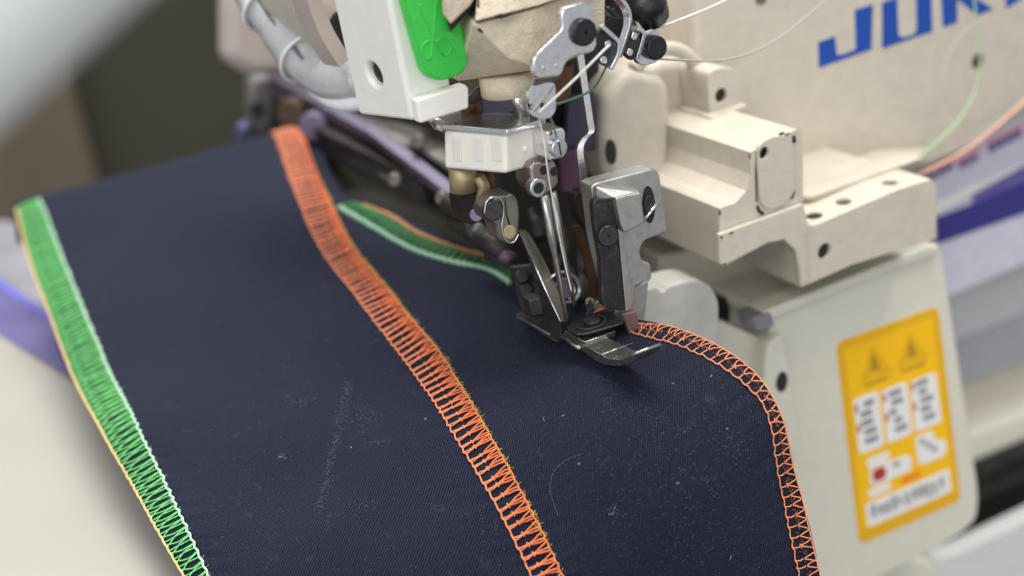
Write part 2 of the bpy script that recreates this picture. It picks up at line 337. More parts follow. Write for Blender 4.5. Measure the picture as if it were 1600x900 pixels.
def cloth_mat():
    m = bpy.data.materials.new('navy_twill'); m.use_nodes = True; nt = m.node_tree; N = nt.nodes; L = nt.links; b = N['Principled BSDF']
    b.inputs['Roughness'].default_value = 0.82; b.inputs['Specular IOR Level'].default_value = 0.12
    b.inputs['Sheen Weight'].default_value = 0.06; b.inputs['Sheen Roughness'].default_value = 0.5; b.inputs['Sheen Tint'].default_value = (0.6, 0.66, 0.9, 1)
    uv = N.new('ShaderNodeUVMap'); uv.uv_map = 'cloth'
    def noise(scale, detail=3, rough=.5, src=uv.outputs[0]):
        n = N.new('ShaderNodeTexNoise'); n.inputs['Scale'].default_value = scale; n.inputs['Detail'].default_value = detail; n.inputs['Roughness'].default_value = rough; L.new(src, n.inputs['Vector']); return n.outputs['Fac']
    def math_(op, a, b_=None, c_=None):
        q = N.new('ShaderNodeMath'); q.operation = op
        for i, x in enumerate((a, b_, c_)):
            if x is None: continue
            if isinstance(x, (int, float)): q.inputs[i].default_value = x
            else: L.new(x, q.inputs[i])
        return q.outputs[0]
    sep = N.new('ShaderNodeSeparateXYZ'); L.new(uv.outputs[0], sep.inputs[0])
    # twill: diagonal ribs of about 0.45 mm, broken up by the crossing yarn
    wob = noise(0.8, 2); dia = math_('ADD', math_('MULTIPLY', sep.outputs[0], 1.0), math_('MULTIPLY', sep.outputs[1], 0.75))
    ph = math_('MULTIPLY', math_('ADD', dia, math_('MULTIPLY', wob, 0.5)), 2*math.pi/0.5)
    rib = math_('MULTIPLY_ADD', math_('SINE', ph), 0.5, 0.5)
    yarn = math_('MULTIPLY_ADD', math_('SINE', math_('MULTIPLY', sep.outputs[1], 2*math.pi/0.28)), 0.5, 0.5)
    h = math_('ADD', math_('MULTIPLY', rib, 0.7), math_('MULTIPLY', yarn, 0.3))
    h = math_('ADD', h, math_('MULTIPLY', noise(4.5, 4, .7), 0.9))
    bp = N.new('ShaderNodeBump'); bp.inputs['Strength'].default_value = 0.8; bp.inputs['Distance'].default_value = 0.0002; L.new(h, bp.inputs['Height'])
    L.new(bp.outputs[0], b.inputs['Normal'])
    r = N.new('ShaderNodeValToRGB'); r.color_ramp.elements[0].color = (0.0010, 0.0016, 0.0070, 1); r.color_ramp.elements[1].color = (0.0215, 0.0260, 0.050, 1)
    mixv = math_('ADD', math_('MULTIPLY', rib, 0.32), math_('MULTIPLY', noise(1.9, 5, .8), 0.78)); r.color_ramp.elements[0].position = 0.33; r.color_ramp.elements[1].position = 0.75
    L.new(mixv, r.inputs[0])
    # fibre dust: stretched pale specks, and wider chalky smears
    mp = N.new('ShaderNodeMapping'); mp.inputs['Scale'].default_value = (2.4, 0.9, 1); mp.inputs['Rotation'].default_value = (0, 0, 0.6); L.new(uv.outputs[0], mp.inputs[0])
    sp = noise(1.6, 6, .8, mp.outputs[0]); rr = N.new('ShaderNodeValToRGB'); rr.color_ramp.elements[0].position = 0.60; rr.color_ramp.elements[1].position = 0.80
    L.new(sp, rr.inputs[0]); big = noise(0.07, 3, .6); br = N.new('ShaderNodeValToRGB'); br.color_ramp.elements[0].position = 0.42; br.color_ramp.elements[1].position = 0.7; L.new(big, br.inputs[0])
    fac = math_('MULTIPLY', math_('MULTIPLY', rr.outputs[0], math_('ADD', br.outputs[0], 0.3)), 0.6)
    sm = noise(0.28, 5, .7); sr = N.new('ShaderNodeValToRGB'); sr.color_ramp.elements[0].position = 0.60; sr.color_ramp.elements[1].position = 0.85; L.new(sm, sr.inputs[0])
    fac = math_('ADD', fac, math_('MULTIPLY', sr.outputs[0], 0.24))
    mx = N.new('ShaderNodeMix'); mx.data_type = 'RGBA'; L.new(fac, mx.inputs[0]); L.new(r.outputs[0], mx.inputs[6]); mx.inputs[7].default_value = (0.16, 0.18, 0.24, 1)
    L.new(mx.outputs[2], b.inputs['Base Color']); return m
me.materials.append(cloth_mat())

class Strip:
    def __init__(s, inner, outer):
        a = np.array([uv_of(*p) for p in inner]); b = np.array([uv_of(*p) for p in outer])
        s.a = np.array(spline(a, 24)); s.b = np.array(spline(b, 24)); n = min(len(s.a), len(s.b))
        f = lambda A: np.stack([np.interp(np.linspace(0, 1, 600), np.linspace(0, 1, len(A)), A[:, k]) for k in (0, 1)], 1)
        s.a, s.b = f(s.a), f(s.b)
        A3 = np.array([surf(CS, q) for q in s.a]); B3 = np.array([surf(CS, q) for q in s.b])
        k = np.array([np.argmin(np.linalg.norm(B3-q, axis=1)) for q in A3], float); k = np.maximum.accumulate(k)
        ker = np.ones(41)/41; kp = np.concatenate([2*k[0]-k[1:21][::-1], k, 2*k[-1]-k[-21:-1][::-1]]); k = np.clip(np.convolve(kp, ker, 'valid'), 0, 599)
        s.b = np.stack([np.interp(k, np.arange(600), s.b[:, c]) for c in (0, 1)], 1)
        mid = np.array([surf(CS, (p+q)/2) for p, q in zip(s.a, s.b)])
        s.len = np.concatenate([[0], np.cumsum(np.linalg.norm(np.diff(mid, axis=0), axis=1))]); s.L = s.len[-1]
    def P(s, l, t, h=0.2):
        k = np.interp(l, s.len, np.arange(600)); i = int(min(k, 598.999)); f = k-i
        a = s.a[i]*(1-f)+s.a[i+1]*f; b = s.b[i]*(1-f)+s.b[i+1]*f; uv = a+(b-a)*t
        n = surf(NN, uv); return surf(CS, uv)+n*h
J = lambda a=0.1: random.uniform(-a, a)
def wig(P, k=3, amp=0.05):
    out = spline(P, k); return [p+np.array([J(amp), J(amp), J(amp)])*(0 < i < len(out)-1) for i, p in enumerate(out)]
def orange_seam(name, st, pitch, needle, zig, edge, r=0.17, par=None, lbl=None, twin=False):
    root = empty(name, par and (0, 0, 0) or (0, 0, 0)); root.parent = fabric
    if lbl: root['label'] = lbl
    n = int(st.L/pitch); A_, B_, C_, D_ = [], [], [], []
    A_line, E_line = [], []
    for i in range(n):
        l = i*pitch+J(0.15*pitch); m = 0.40+J(0.03)
        # left border: little locked loops
        A_line += [st.P(l+0.0*pitch, 0.00+J(.015), 0.30), st.P(l+0.25*pitch, 0.045+J(.01), 0.38), st.P(l+0.6*pitch, 0.02+J(.01), 0.25)]
        # rung pair from the border to the middle needle line
        A_.append(wig([st.P(l, 0.0, 0.30), st.P(l+.10*pitch, 0.2, 0.48), st.P(l+.06*pitch, m, 0.36)]))
        if twin: A_.append(wig([st.P(l+.26*pitch, 0.03, 0.30), st.P(l+.24*pitch, 0.2, 0.42), st.P(l+.12*pitch, m+.02, 0.40)]))
        if twin or i % 6 == 0: C_.append(wig([st.P(l-.12*pitch, m-.02, 0.36), st.P(l+.1*pitch, m+.03, 0.52), st.P(l+.3*pitch, m, 0.3)]))
        # zig-zag to the outer edge
        B_.append(wig([st.P(l+.05*pitch, m+.06, 0.40), st.P(l-.12*pitch, 0.72, 0.56), st.P(l-(.32 if twin else .16)*pitch+J(.05), 0.98, 0.34)]))
        B_.append(wig([st.P(l+.12*pitch, m+.06, 0.42), st.P(l+(.14 if twin else .4)*pitch, 0.72, 0.62), st.P(l+(.22 if twin else .72)*pitch+J(.05), 0.99, 0.34)]))
        if twin: B_.append(wig([st.P(l+.14*pitch, m+.03, 0.38), st.P(l+.34*pitch, 0.7, 0.5), st.P(l+.46*pitch+J(.05), 0.97, 0.3)]))
        E_line += [st.P(l-.32*pitch, 1.0+J(.01), 0.3), st.P(l+.0*pitch, 1.02+J(.015), 0.16), st.P(l+.3*pitch, 0.99+J(.01), 0.34)]
    multi('border_thread', [spline(A_line, 2)], r*1.15, needle, root, 6)
    multi('rung_thread', A_, r, needle, root); multi('needle_thread', C_, r*1.1, needle, root)
    multi('zigzag_thread', B_, r, zig, root); multi('edge_thread', [spline(E_line, 2)], r*1.1, edge, root, 6)
    return root
cen = Strip([(422, 212), (460, 300), (489, 368), (542, 447), (580, 497), (628, 560), (680, 633), (728, 712), (772, 785), (806, 850), (832, 905), (858, 965), (885, 1030)],
            [(468, 216), (508, 300), (537, 360), (583, 425), (633, 487), (690, 556), (742, 640), (788, 718), (824, 785), (854, 845), (879, 900), (900, 965), (925, 1035)])
orange_seam('orange_overlock_seam', cen, 1.85, thread_mat('peach_orange_thread', (0.88, 0.26, 0.11)), t_orange, t_orange, 0.135, lbl='wide neon orange double seam down the middle of the cloth', twin=True)
rig = Strip([(985, 521), (1015, 530), (1055, 540), (1092, 555), (1130, 577), (1163, 602), (1190, 632), (1203, 670), (1211, 720), (1221, 775), (1233, 835), (1247, 903), (1262, 965), (1275, 1010)],
            [(985, 508), (1010, 508), (1045, 511), (1085, 524), (1120, 541), (1157, 565), (1192, 597), (1219, 640), (1233, 700), (1249, 765), (1264, 830), (1281, 900), (1297, 955), (1308, 995)])
orange_seam('edge_overlock_seam', rig, 1.9, t_orange2, t_orange2, t_orange2, 0.105, lbl='neon orange overlock stitching along the right edge of the cloth')
def green_seam(name, st, pitch, border, zig, edge, r, lbl, dense=3, bk=1.6, ek=1.35):
    root = empty(name); root.parent = fabric; root['label'] = lbl
    n = int(st.L/pitch); Bn, Z_, En = [], [], []
    for i in range(n):
        l = i*pitch+J(0.06*pitch)
        Bn += [st.P(l, 0.0+J(.02), 0.32), st.P(l+.5*pitch, 0.07+J(.02), 0.42)]
        Z_.append(wig([st.P(l, 0.04, 0.34), st.P(l+.1*pitch, .5, 0.55), st.P(l-.45*pitch, .97, 0.34)]))
        Z_.append(wig([st.P(l+.1*pitch, 0.04, 0.34), st.P(l+.35*pitch, .5, 0.62), st.P(l+.75*pitch, .97, 0.34)]))
        if dense > 2: Z_.append(wig([st.P(l+.5*pitch, 0.06, 0.34), st.P(l+.4*pitch, .5, 0.5), st.P(l+.2*pitch+J(.1), .97, 0.30)]))
        En += [st.P(l, 1.0+J(.015), 0.3), st.P(l+.35*pitch, 1.05+J(.02), 0.1), st.P(l+.7*pitch, 0.97+J(.015), 0.36)]
    multi('border_thread', [spline(Bn, 2)], r*bk, border, root, 6); multi('zigzag_thread', Z_, r, zig, root); multi('edge_thread', [spline(En, 2)], r*ek, edge, root, 6)
    # flat thread bed that shows green between the strands
    V = []; n2 = 220
    for k in range(n2+1):
        for t in (0.02, 0.98): V.append(st.P(st.L*k/n2, t, 0.12))
    return root
lef = Strip([(62, 312), (78, 345), (95, 390), (130, 475), (163, 555), (195, 622), (235, 702), (270, 775), (300, 838), (330, 905), (365, 970), (400, 1035)],
            [(22, 318), (32, 350), (43, 395), (75, 485), (107, 572), (140, 640), (185, 720), (230, 800), (262, 858), (295, 915), (330, 975), (368, 1035)])
green_seam('green_overlock_seam', lef, 2.05, t_mint, t_green, t_yel, 0.11, 'neon green seam with mint border on the left edge of the cloth', dense=3, bk=1.9, ek=1.9)
bac = Strip([(528, 326), (545, 336), (565, 348), (600, 368), (640, 390), (680, 405), (720, 415), (760, 423), (790, 440), (812, 458)],
            [(530, 306), (545, 312), (565, 320), (600, 334), (640, 358), (680, 377), (720, 391), (760, 401), (800, 413), (830, 430)])
green_seam('freshly_sewn_seam', bac, 1.7, thread_mat('shaded_mint_thread', (0.22, 0.42, 0.27)), thread_mat('shaded_green_thread', (0.04, 0.24, 0.06)), thread_mat('shaded_orange_thread', (0.42, 0.17, 0.06)), 0.16, 'blurred green and orange seam leaving the back of the presser foot', dense=2, bk=3.4, ek=3.0)  # the machine's shade on this seam is put into darker thread colours
# fuzz and lint
def fuzz(name, st, t0, m, n, ln, r=0.03):
    cs = []
    for _ in range(n):
        l = random.uniform(0, st.L); p = st.P(l, t0+J(.06), 0.3); nn = surf(NN, st.b[300])
        d = np.array([J(1), J(1), J(.5)+.4]); d /= np.linalg.norm(d); q = p+d*random.uniform(.3, 1)*ln; cs.append(spline([p, (p+q)/2+np.array([J(.3), J(.3), J(.3)]), q], 3))
    return multi(name, cs, r, m, fabric, 3, 'stuff')
fuzz('yellow_fluff', cen, 1.0, t_lime, 1100, 0.9); fuzz('orange_fluff', rig, 0.5, t_orange, 300, 0.8, 0.02); fuzz('mint_fluff', lef, 0.05, t_mint, 300, 0.9, 0.022)
cs = []
def fibre(u, v, ln, curl=0.5):
    a = random.uniform(0, 6.28); P = []; uv = np.array([u, v], float)
    for k in range(5):
        P.append(surf(CS, uv)+surf(NN, uv)*(0.06+0.10*random.random())); a += J(curl*2)
        uv = uv+np.array([math.cos(a)*ln*0.9, math.sin(a)*ln*0.8]); uv = np.clip(uv, 1, (NU-1, NV-1))
    return spline(P, 3)
for _ in range(1100):
    u = random.uniform(3, NU-6); v = random.uniform(60, NV-6)
    if random.random() < 0.5: u = random.gauss(104, 12); v = random.gauss(205, 28)
    u = min(max(u, 2), NU-3); v = min(max(v, 20), NV-3)
    cs.append(fibre(u, v, random.uniform(0.1, 0.38), 1.2))
multi('lint_fibres', cs, 0.012, t_lint, fabric, 3, 'stuff')
cs = []
for px_, py_ in [(665, 655), (850, 655), (960, 795), (955, 803), (1142, 870), (1050, 600), (880, 650), (905, 725), (550, 700), (1110, 590), (440, 715), (1135, 670), (1060, 755)]:
    u, v = uv_of(px_, py_); cs.append(fibre(u, v, 0.35, 1.6)); cs.append(fibre(u, v, 0.25, 2.0))
multi('white_lint_specks', cs, 0.03, t_grey, fabric, 4, 'stuff')
def dust(c, n, sx, sy, ln, out):
    for _ in range(n):
        x = random.gauss(c[0], sx); y = random.gauss(c[1], sy); u, v = uv_of(x, y); out.append(fibre(u, v, random.uniform(.4, 1)*ln, 1.6))
ch = []
for t in np.linspace(0, 1, 26): dust((545-45*t, 600+195*t), 16, 4, 6, .12, ch)
for c, n, sx, sy in (((570, 655), 70, 12, 14), ((470, 628), 30, 14, 4), ((445, 712), 26, 5, 4), ((590, 690), 20, 9, 4), ((575, 790), 20, 14, 5), ((755, 830), 30, 4, 32), ((600, 520), 14, 14, 8)): dust(c, n, sx, sy, .16, ch)
multi('chalky_dust', ch, 0.015, thread_mat('chalk_dust', (0.30, 0.29, 0.28)), fabric, 3, 'stuff')
ch = []
for c, n, sx, sy in (((1145, 690), 60, 14, 14), ((1105, 745), 50, 22, 20), ((1040, 680), 40, 30, 20), ((1080, 810), 50, 34, 26), ((985, 640), 30, 30, 20), ((960, 800), 24, 5, 5), ((1000, 760), 40, 60, 30), ((1120, 860), 30, 34, 20), ((930, 740), 26, 30, 30), ((1160, 640), 20, 14, 10)): dust(c, n, sx, sy, .30, ch)
multi('curled_lint', ch, 0.016, thread_mat('pale_curled_lint', (0.13, 0.14, 0.18)), fabric, 3, 'stuff')
u1 = [uv_of(*p) for p in [(908, 710), (885, 720), (866, 737), (860, 765), (867, 790), (872, 805)]]
multi('long_loose_hair', [spline([surf(CS, u)+surf(NN, u)*0.15 for u in u1], 8)], 0.022, thread_mat('brown_hair', (0.22, 0.16, 0.15)), fabric, 5)

# ================================================================== SEWING MACHINE
mach = empty('overlock_machine', (60, 20, 0), 'cream industrial overlock sewing machine stitching the navy cloth', 'sewing machine')
YF = 14.0
# main arm body with the blue maker's name
body = py('arm_body', [(1085, -70), (1760, -290), (1760, 60), (1600, 178), (1530, 228), (1455, 262), (1330, 305), (1180, 350), (1085, 380)], 46, 70, beige, mach, 2.0, r=6)
def logo(name, l, m=blue): return py(name, l, 45.85, 0.3, m, body, 0)
logo('letter_j', [(1279, 66), (1305, 57), (1308, 86), (1319, 85), (1338, 77), (1336, 16), (1364, 7), (1362, 77), (1280, 106)])
logo('letter_u', [(1379, 4), (1402, -4), (1404, 54), (1411, 59), (1430, 53), (1433, 44), (1432, -14), (1455, -21), (1457, 49), (1379, 76)])
logo('letter_k', [(1470, -27), (1493, -35), (1494, -8), (1520, -44), (1545, -52), (1513, -12), (1552, 14), (1528, 24), (1496, -2), (1496, 35), (1474, 43)])
logo('letter_i', [(1568, -60), (1592, -68), (1597, -2), (1573, 13)])
for q in ((1528, 95, 1.9), (1190, -4, 1.6)):
    disc('plug_screw', at(q[0], q[1], 'y', 45.8), FRONT, q[2], .6, oldst if q[0] < 1500 else gun, body, 0.15)
# round boss in the body around the screw
o = disc('round_cover', at(1535, 110, 'y', 45.9), FRONT, 13, .2, beige, body, 0.1, n=48)
# inner column + arch (recess behind the foot)
py('recess_wall', [(920, -20), (1130, -60), (1140, 470), (1250, 470), (1250, 520), (920, 560)], 64, 12, beige, mach, 1)
py('inner_column', [(962, 128), (985, 108), (1040, 118), (1052, 140), (1050, 300), (940, 300), (945, 150)], 40, 22, beige, mach, 2.5, r=10)
py('inner_column', [(1012, 120), (1030, 96), (1070, 88), (1100, 100), (1112, 140), (1118, 330), (1015, 330)], 46, 20, beige, mach, 3.5, r=14)
ar = [at(px, pyy, 'y', 43) for px, pyy in [(990, 108), (1015, 84), (1050, 76), (1080, 92), (1100, 128), (1108, 170), (1110, 205)]]
tube('arched_rib', spline(ar, 6), 1.5, beige, mach, 10)
disc('column_screw', at(956, 238, 'y', 39.6), FRONT, 1.2, .5, hole, mach, .1, sy=2.2)
# bracket casting: stepped profile drawn at its front face, 32 mm deep
prof = [(1124, 326), (1150, 317), (1166, 298), (1173, 272), (1172, 238), (1196, 226), (1245, 202), (1254, 206), (1255, 318), (1262, 352), (1272, 353), (1400, 298), (1455, 280), (1463, 290), (1463, 372), (1330, 414), (1252, 449), (1250, 425), (1243, 392), (1226, 375), (1200, 380), (1130, 417), (1124, 412)]
br = py('bracket_casting', prof, YF, 34, beige, mach, 0)
cut = [cutter(br, at(1299, 397, 'y', YF-2), FRONT, 1.75, 14, dk=2), cutter(br, at(1206, 243, 'y', YF-2), FRONT, 1.25, 14, dk=2)]
for q in ((1272, 330), (1318, 312), (1390, 287)):
    p = at(q[0], q[1]+2, 'z', at(1330, 326, 'y', YF)[2]); cutter(br, p+np.array([0, 0, 3]), (0, 0, 1), 1.7, 12, dk=3)
apply_all(br)
py('ledge', [(1124, 366), (1190, 342), (1256, 318), (1262, 352), (1262, 446), (1252, 449), (1250, 425), (1243, 392), (1226, 375), (1200, 380), (1130, 417), (1124, 412)], YF-1.3, 1.2, beige, mach, 0.35)
pad = py('oval_pad', [(1184, 250), (1186, 226), (1204, 215), (1226, 212), (1240, 222), (1242, 300), (1228, 318), (1204, 328), (1188, 318)], YF-0.7, 0.8, beige, mach, 0, r=9)
cutter(pad, at(1206, 243, 'y', YF-3), FRONT, 1.25, 14); apply_all(pad)
tube('pad_groove', [at(x, y, 'y', YF-0.05) for x, y in [(1183, 322), (1186, 330), (1192, 334)]], .35, hole, mach, 6)
tube('pad_groove', [at(x, y, 'y', YF-0.05) for x, y in [(1182, 236), (1181, 270), (1182, 315)]], .16, dark, mach, 6)
tube('pad_groove', [at(x, y, 'y', YF-0.05) for x, y in [(1240, 212), (1241, 222)]], .4, hole, mach, 6)
tube('pad_groove', [at(x, y, 'y', YF-0.05) for x, y in [(1236, 310), (1240, 298)]], .4, hole, mach, 6)
tube('pad_groove', [at(x, y, 'y', YF-0.05) for x, y in [(1218, 210), (1224, 208)]], .3, hole, mach, 6)
for (x, y), (x2, y2), r_ in (((1124, 328), (1125, 336), .22), ((1129, 414), (1134, 412), .25), ((1192, 228), (1199, 225), .25), ((1140, 365), (1146, 363), .18), ((1171, 240), (1172, 247), .2), ((1126, 369), (1128, 373), .25), ((1226, 210), (1233, 208), .2), ((1250, 318), (1253, 317), .18)):
    tube('paint_chip', [at(x, y, 'y', YF-.05 if y < 350 else YF-1.35), at((x+x2)/2+J(1), (y+y2)/2+J(1), 'y', YF-.1 if y < 350 else YF-1.4), at(x2, y2, 'y', YF-.05 if y < 350 else YF-1.35)], [r_*.5, r_, r_*.6], dark, mach, 6)
tab = py('bracket_tab', [(1106, 132), (1107, 112), (1128, 104), (1148, 107), (1160, 122), (1168, 150), (1169, 172), (1112, 194), (1108, 160)], 36, 10, beige, mach, 0, r=5)
cutter(tab, at(1137, 152, 'y', 34), FRONT, 1.45, 8, dk=2); apply_all(tab)
py('bracket_tab_foot', [(1110, 183), (1168, 162), (1170, 172), (1113, 195)], 34, 12, beige, mach, .5)
ztp = at(1330, 328, 'y', YF)[2]-0.5
hull('bracket_fillet', [at(1262, 285, 'y', 45.6), at(1452, 228, 'y', 45.6), at(1262, 319, 'z', ztp), at(1440, 256, 'z', ztp), at(1262, 308, 'z', ztp+2.5), at(1440, 245, 'z', ztp+2.5), at(1262, 319, 'z', ztp)+np.array([0, 14, 0]), at(1440, 256, 'z', ztp)+np.array([0, 14, 0]), at(1262, 310, 'y', 46.5), at(1440, 256, 'y', 46.5)], beige, mach, 2.5)
# brown-shadowed bed casting under the bracket
py('bed_casting_and_gap', [(1030, 400), (1180, 370), (1262, 380), (1262, 500), (1130, 520), (1030, 520)], 44, 20, beige, mach, 1)
py('bed_casting_and_gap', [(1120, 470), (1150, 462), (1180, 540), (1110, 540)], 38, 8, black, mach, .6)  # black plate standing in for the dark gap here
# lower looper cover with the warning sticker
cover = py('looper_cover', [(1206, 520), (1196, 492), (1250, 470), (1440, 392), (1466, 388), (1474, 402), (1530, 770), (1527, 812), (1500, 836), (1370, 905), (1200, 990), (1150, 990), (1160, 700)], 24, 34, cream, mach, 2.2, r=6)
py('cover_lip', [(1192, 488), (1450, 385), (1468, 382), (1470, 396), (1452, 402), (1202, 502)], 22.6, 6, cream, cover, .6)
hp = py('hinge_plate', [(1200, 540), (1218, 524), (1226, 526), (1252, 690), (1250, 708), (1236, 716), (1180, 730)], 21.6, 2.2, cream, cover, .6, r=3)
disc('hinge_screw', at(1222, 597, 'y', 21.5), FRONT, 1.7, 1, gun, hp, .2, sy=1.5)
py('hinge_block', [(1112, 510), (1126, 500), (1208, 536), (1215, 600), (1215, 760), (1110, 640)], 27, 6, cream, cover, .8)
py('latch_spring', [(1176, 497), (1206, 488), (1212, 510), (1184, 520)], 22, 6, lav, cover, .6)
SY = 23.9
def st(name, l, m, par, off=0.0, r=1.0):
    return py(name, l, SY-off, 0.12, m, par, 0, r=r)
stick = st('warning_sticker', [(1306, 536), (1466, 478), (1502, 782), (1343, 852)], yeld, cover, 0, 2.5)
def SP(u, v):      # u across, v down the sticker, in 0..1
    a = np.array([1306, 536])*(1-u)+np.array([1466, 478])*u; b = np.array([1343, 852])*(1-u)+np.array([1502, 782])*u
    return tuple(a*(1-v)+b*v)
def sr(name, u0, v0, u1, v1, m, off, r=.8): return st(name, [SP(u0, v0), SP(u1, v0), SP(u1, v1), SP(u0, v1)], m, stick, off, r)
sr('sticker_field', .07, .05, .93, .285, yel, .06, .4); sr('sticker_field', .05, .56, .95, .94, yel, .06, .4); sr('sticker_field', .07, .28, .93, .6, yel, .05, .4)
for u in (.34, .70):
    st('warning_triangle', [SP(u-.16, .235), SP(u, .07), SP(u+.16, .235)], yeld, stick, .12, .3)
    st('warning_triangle_mark', [SP(u-.05, .2), SP(u, .11), SP(u+.05, .2)], inkg, stick, .18, .3)
    sr('warning_line', u-.12, .25, u+.12, .262, inkg, .12, .1)
for k, (u0, u1) in enumerate(((.10, .345), (.375, .62), (.65, .905))):
    sr('pictogram_panel', u0, .30+.01*k, u1, .575, whitep, .14, 1.2)
    for q in range(5):
        a = u0+.05+random.random()*.05; b = .33+.045*q; sr('pictogram_mark', a, b, a+.07+random.random()*.06, b+.028, ink, .2, .2)
    for q in range(2): sr('pictogram_red_mark', u0+.01, .33+.1*q, u0+.035, .37+.1*q, red, .2, .2)
sr('pictogram_panel', .16, .61, .38, .66, whitep, .13, 1.2); sr('pictogram_panel', .17, .665, .58, .75, whitep, .14, 3); sr('pictogram_panel', .14, .76, .36, .80, whitep, .13, 1.2)
sr('pictogram_red_mark', .20, .672, .33, .735, red, .2, 2); sr('pictogram_mark', .40, .68, .47, .70, ink, .2, .3)
sr('pictogram_panel', .64, .60, .82, .70, whitep, .14, 1.2); sr('pictogram_panel', .64, .66, .92, .745, whitep, .145, 2)
for q in range(3): sr('pictogram_mark', .68+.05*q, .62+.03*q, .73+.05*q, .645+.03*q, ink, .2, .2)
sr('orange_flash', .46, .765, .66, .80, orangep, .14, 1)
sr('caption_panel', .10, .82, .92, .935, whitep, .14, 1.0)
for q in range(11): sr('caption_mark', .15+.067*q, .845+J(.01), .19+.067*q+J(.01), .905+J(.01), ink, .2, .2)
# white ruffled guide behind the cloth edge
py('cloth_guide', [(975, 580), (985, 480), (1010, 452), (1026, 447), (1036, 456), (1043, 448), (1062, 441), (1090, 436), (1112, 446), (1124, 470), (1124, 560), (1110, 640), (975, 640)], 20, 8, mat('grey_cream_moulding', (0.56, 0.55, 0.50), .5, var=.06, bump=.3, bscale=400), mach, 1.6, r=8)
# ---- things low on the right
nm = py('name_plate', [(1452, 268), (1600, 176), (1760, 60), (1790, 330), (1470, 470), (1462, 380)], 62, 10, lilacp, mach, .6)
nm['label'] = 'lilac and navy striped plate with blurred printing'
py('navy_band', [(1462, 340), (1520, 318), (1650, 262), (1654, 312), (1600, 334), (1464, 382)], 61.8, .4, navyp, nm, 0)
py('violet_band', [(1520, 300), (1650, 232), (1650, 262), (1520, 318)], 61.8, .4, violetp, nm, 0)
py('white_band', [(1458, 318), (1524, 290), (1600, 258), (1650, 236), (1650, 232), (1600, 262), (1462, 335)], 61.75, .4, whitep, nm, 0)
for (a, b, c, d) in ((1454, 272, 1492, 10), (1500, 254, 1530, 10), (1546, 226, 1600, 13)):
    n = 3 if c-a < 45 else 4
    for k in range(n):
        x0 = a+(c-a)*k/n; x1 = x0+(c-a)/n*.72; s = -0.52
        yy = b+(x0-a)*s
        py('printed_letter', [(x0, yy), (x1, yy+(x1-x0)*s), (x1, yy+(x1-x0)*s+d), (x0, yy+d)], 61.7, .3, navyp, nm, 0)
    py('pink_underprint', [(a-4, b-6), (c+4, b-6+(c-a+8)*-.52), (c+4, b+(c-a+8)*-.52+3), (a-4, b+3)], 61.8, .3, pinkp, nm, 0)
lowm = mat('grey_steel_panel', (0.52, 0.52, 0.53), 0.4, var=0.05); greyl = mat('mid_grey_panel', (0.35, 0.36, 0.38), 0.4, var=0.05)
base = empty('machine_stand', at(1560, 800, 'y', 90), 'stepped grey and cream machine base right of the yellow warning sticker', 'machine base')
def stp(name, l, y, dep, m, bev=1.0, **k): return py(name, l, y, dep, m, base, bev, **k)
stp('upper_panel', [(1440, 402), (1480, 388), (1700, 290), (1700, 470), (1500, 550), (1460, 560)], 76, 40, lowm)
for k in range(9): stp('faint_letter', [(1490+13*k, 412-5*k), (1498+13*k, 409-5*k), (1499+13*k, 436-5*k), (1491+13*k, 439-5*k)], 75.8, .4, greyl, 0)
stp('grey_band', [(1480, 545), (1700, 455), (1700, 530), (1480, 612)], 74, 40, greyl)
stp('cream_rail', [(1480, 600), (1700, 515), (1700, 610), (1480, 690)], 80, 40, beige, 2)
stp('white_rail', [(1480, 690), (1700, 604), (1700, 650), (1480, 745)], 72, 40, cream, 3)
stp('brown_rail', [(1480, 735), (1700, 640), (1700, 700), (1480, 800)], 78, 40, oldst, 1)
stp('dark_gap', [(1340, 860), (1480, 800), (1720, 690), (1720, 790), (1480, 900), (1340, 960)], 70, 30, hole)
lt = empty('table_top', at(1560, 880, 'y', 60), 'blurred white rounded panel in the bottom right corner', 'table panel')
py('white_panel', [(1462, 872), (1500, 862), (1760, 735), (1760, 1000), (1480, 1000), (1462, 900)], 50, 6, palegrey, lt, 5, r=9)
py('cream_panel', [(1300, 925), (1370, 888), (1440, 868), (1470, 885), (1500, 1000), (1300, 1000)], 44, 6, cream, lt, 3, r=8)

# ---- needle head casting
def H(l): return [at(a, b, 'y', y) for a, b, y in l]
hb = 12
hull('needle_head', H([(740, 38, 12), (793, 90, 10), (838, 108, 11), (880, 96, 12), (945, 70, 12), (945, -30, 12), (838, 14, 10), (700, 120, 30), (712, 127, 24), (690, 40, 34), (946, 72, 40), (946, -30, 60), (700, -40, 50), (840, 112, 30)]), rough_beige, mach, .4)
hull('head_upper_casting', H([(742, 34, 10.5), (838, 10, 9.3), (940, -24, 10), (940, -90, 10), (752, -60, 14), (746, 4, 12), (742, 34, 30), (940, -24, 40), (940, -90, 40), (746, -60, 40)]), rough_beige, mach, .5)
hull('head_side_casting', H([(704, 38, 14), (736, 8, 14), (752, -20, 14), (752, -80, 14), (690, -80, 14), (690, 20, 15), (704, 38, 35), (736, 0, 35), (752, -80, 35), (690, -80, 35)]), rough_beige, mach, .4)
hull('head_gap', H([(704, 50, 15.5), (748, 2, 15.5), (752, -20, 15.5), (738, -20, 15.5), (698, 30, 15.5), (704, 50, 18), (748, 2, 18), (752, -20, 18), (700, 20, 18)]), hole, mach, 0)
for l in ([(771, 28), (782, 22), (790, 24), (805, 19), (796, 25), (784, 29)], [(747, 44), (751, 45), (756, 52), (750, 50)], [(760, 54), (765, 56), (770, 62), (763, 60)], [(748, -4), (749, 10), (747, 14)]):
    prism('paint_chip', [at(x, y, 'y', 9.6 if x > 765 and y < 32 else 11.3) for x, y in l], (0, .4, 0), hole, mach, 0)
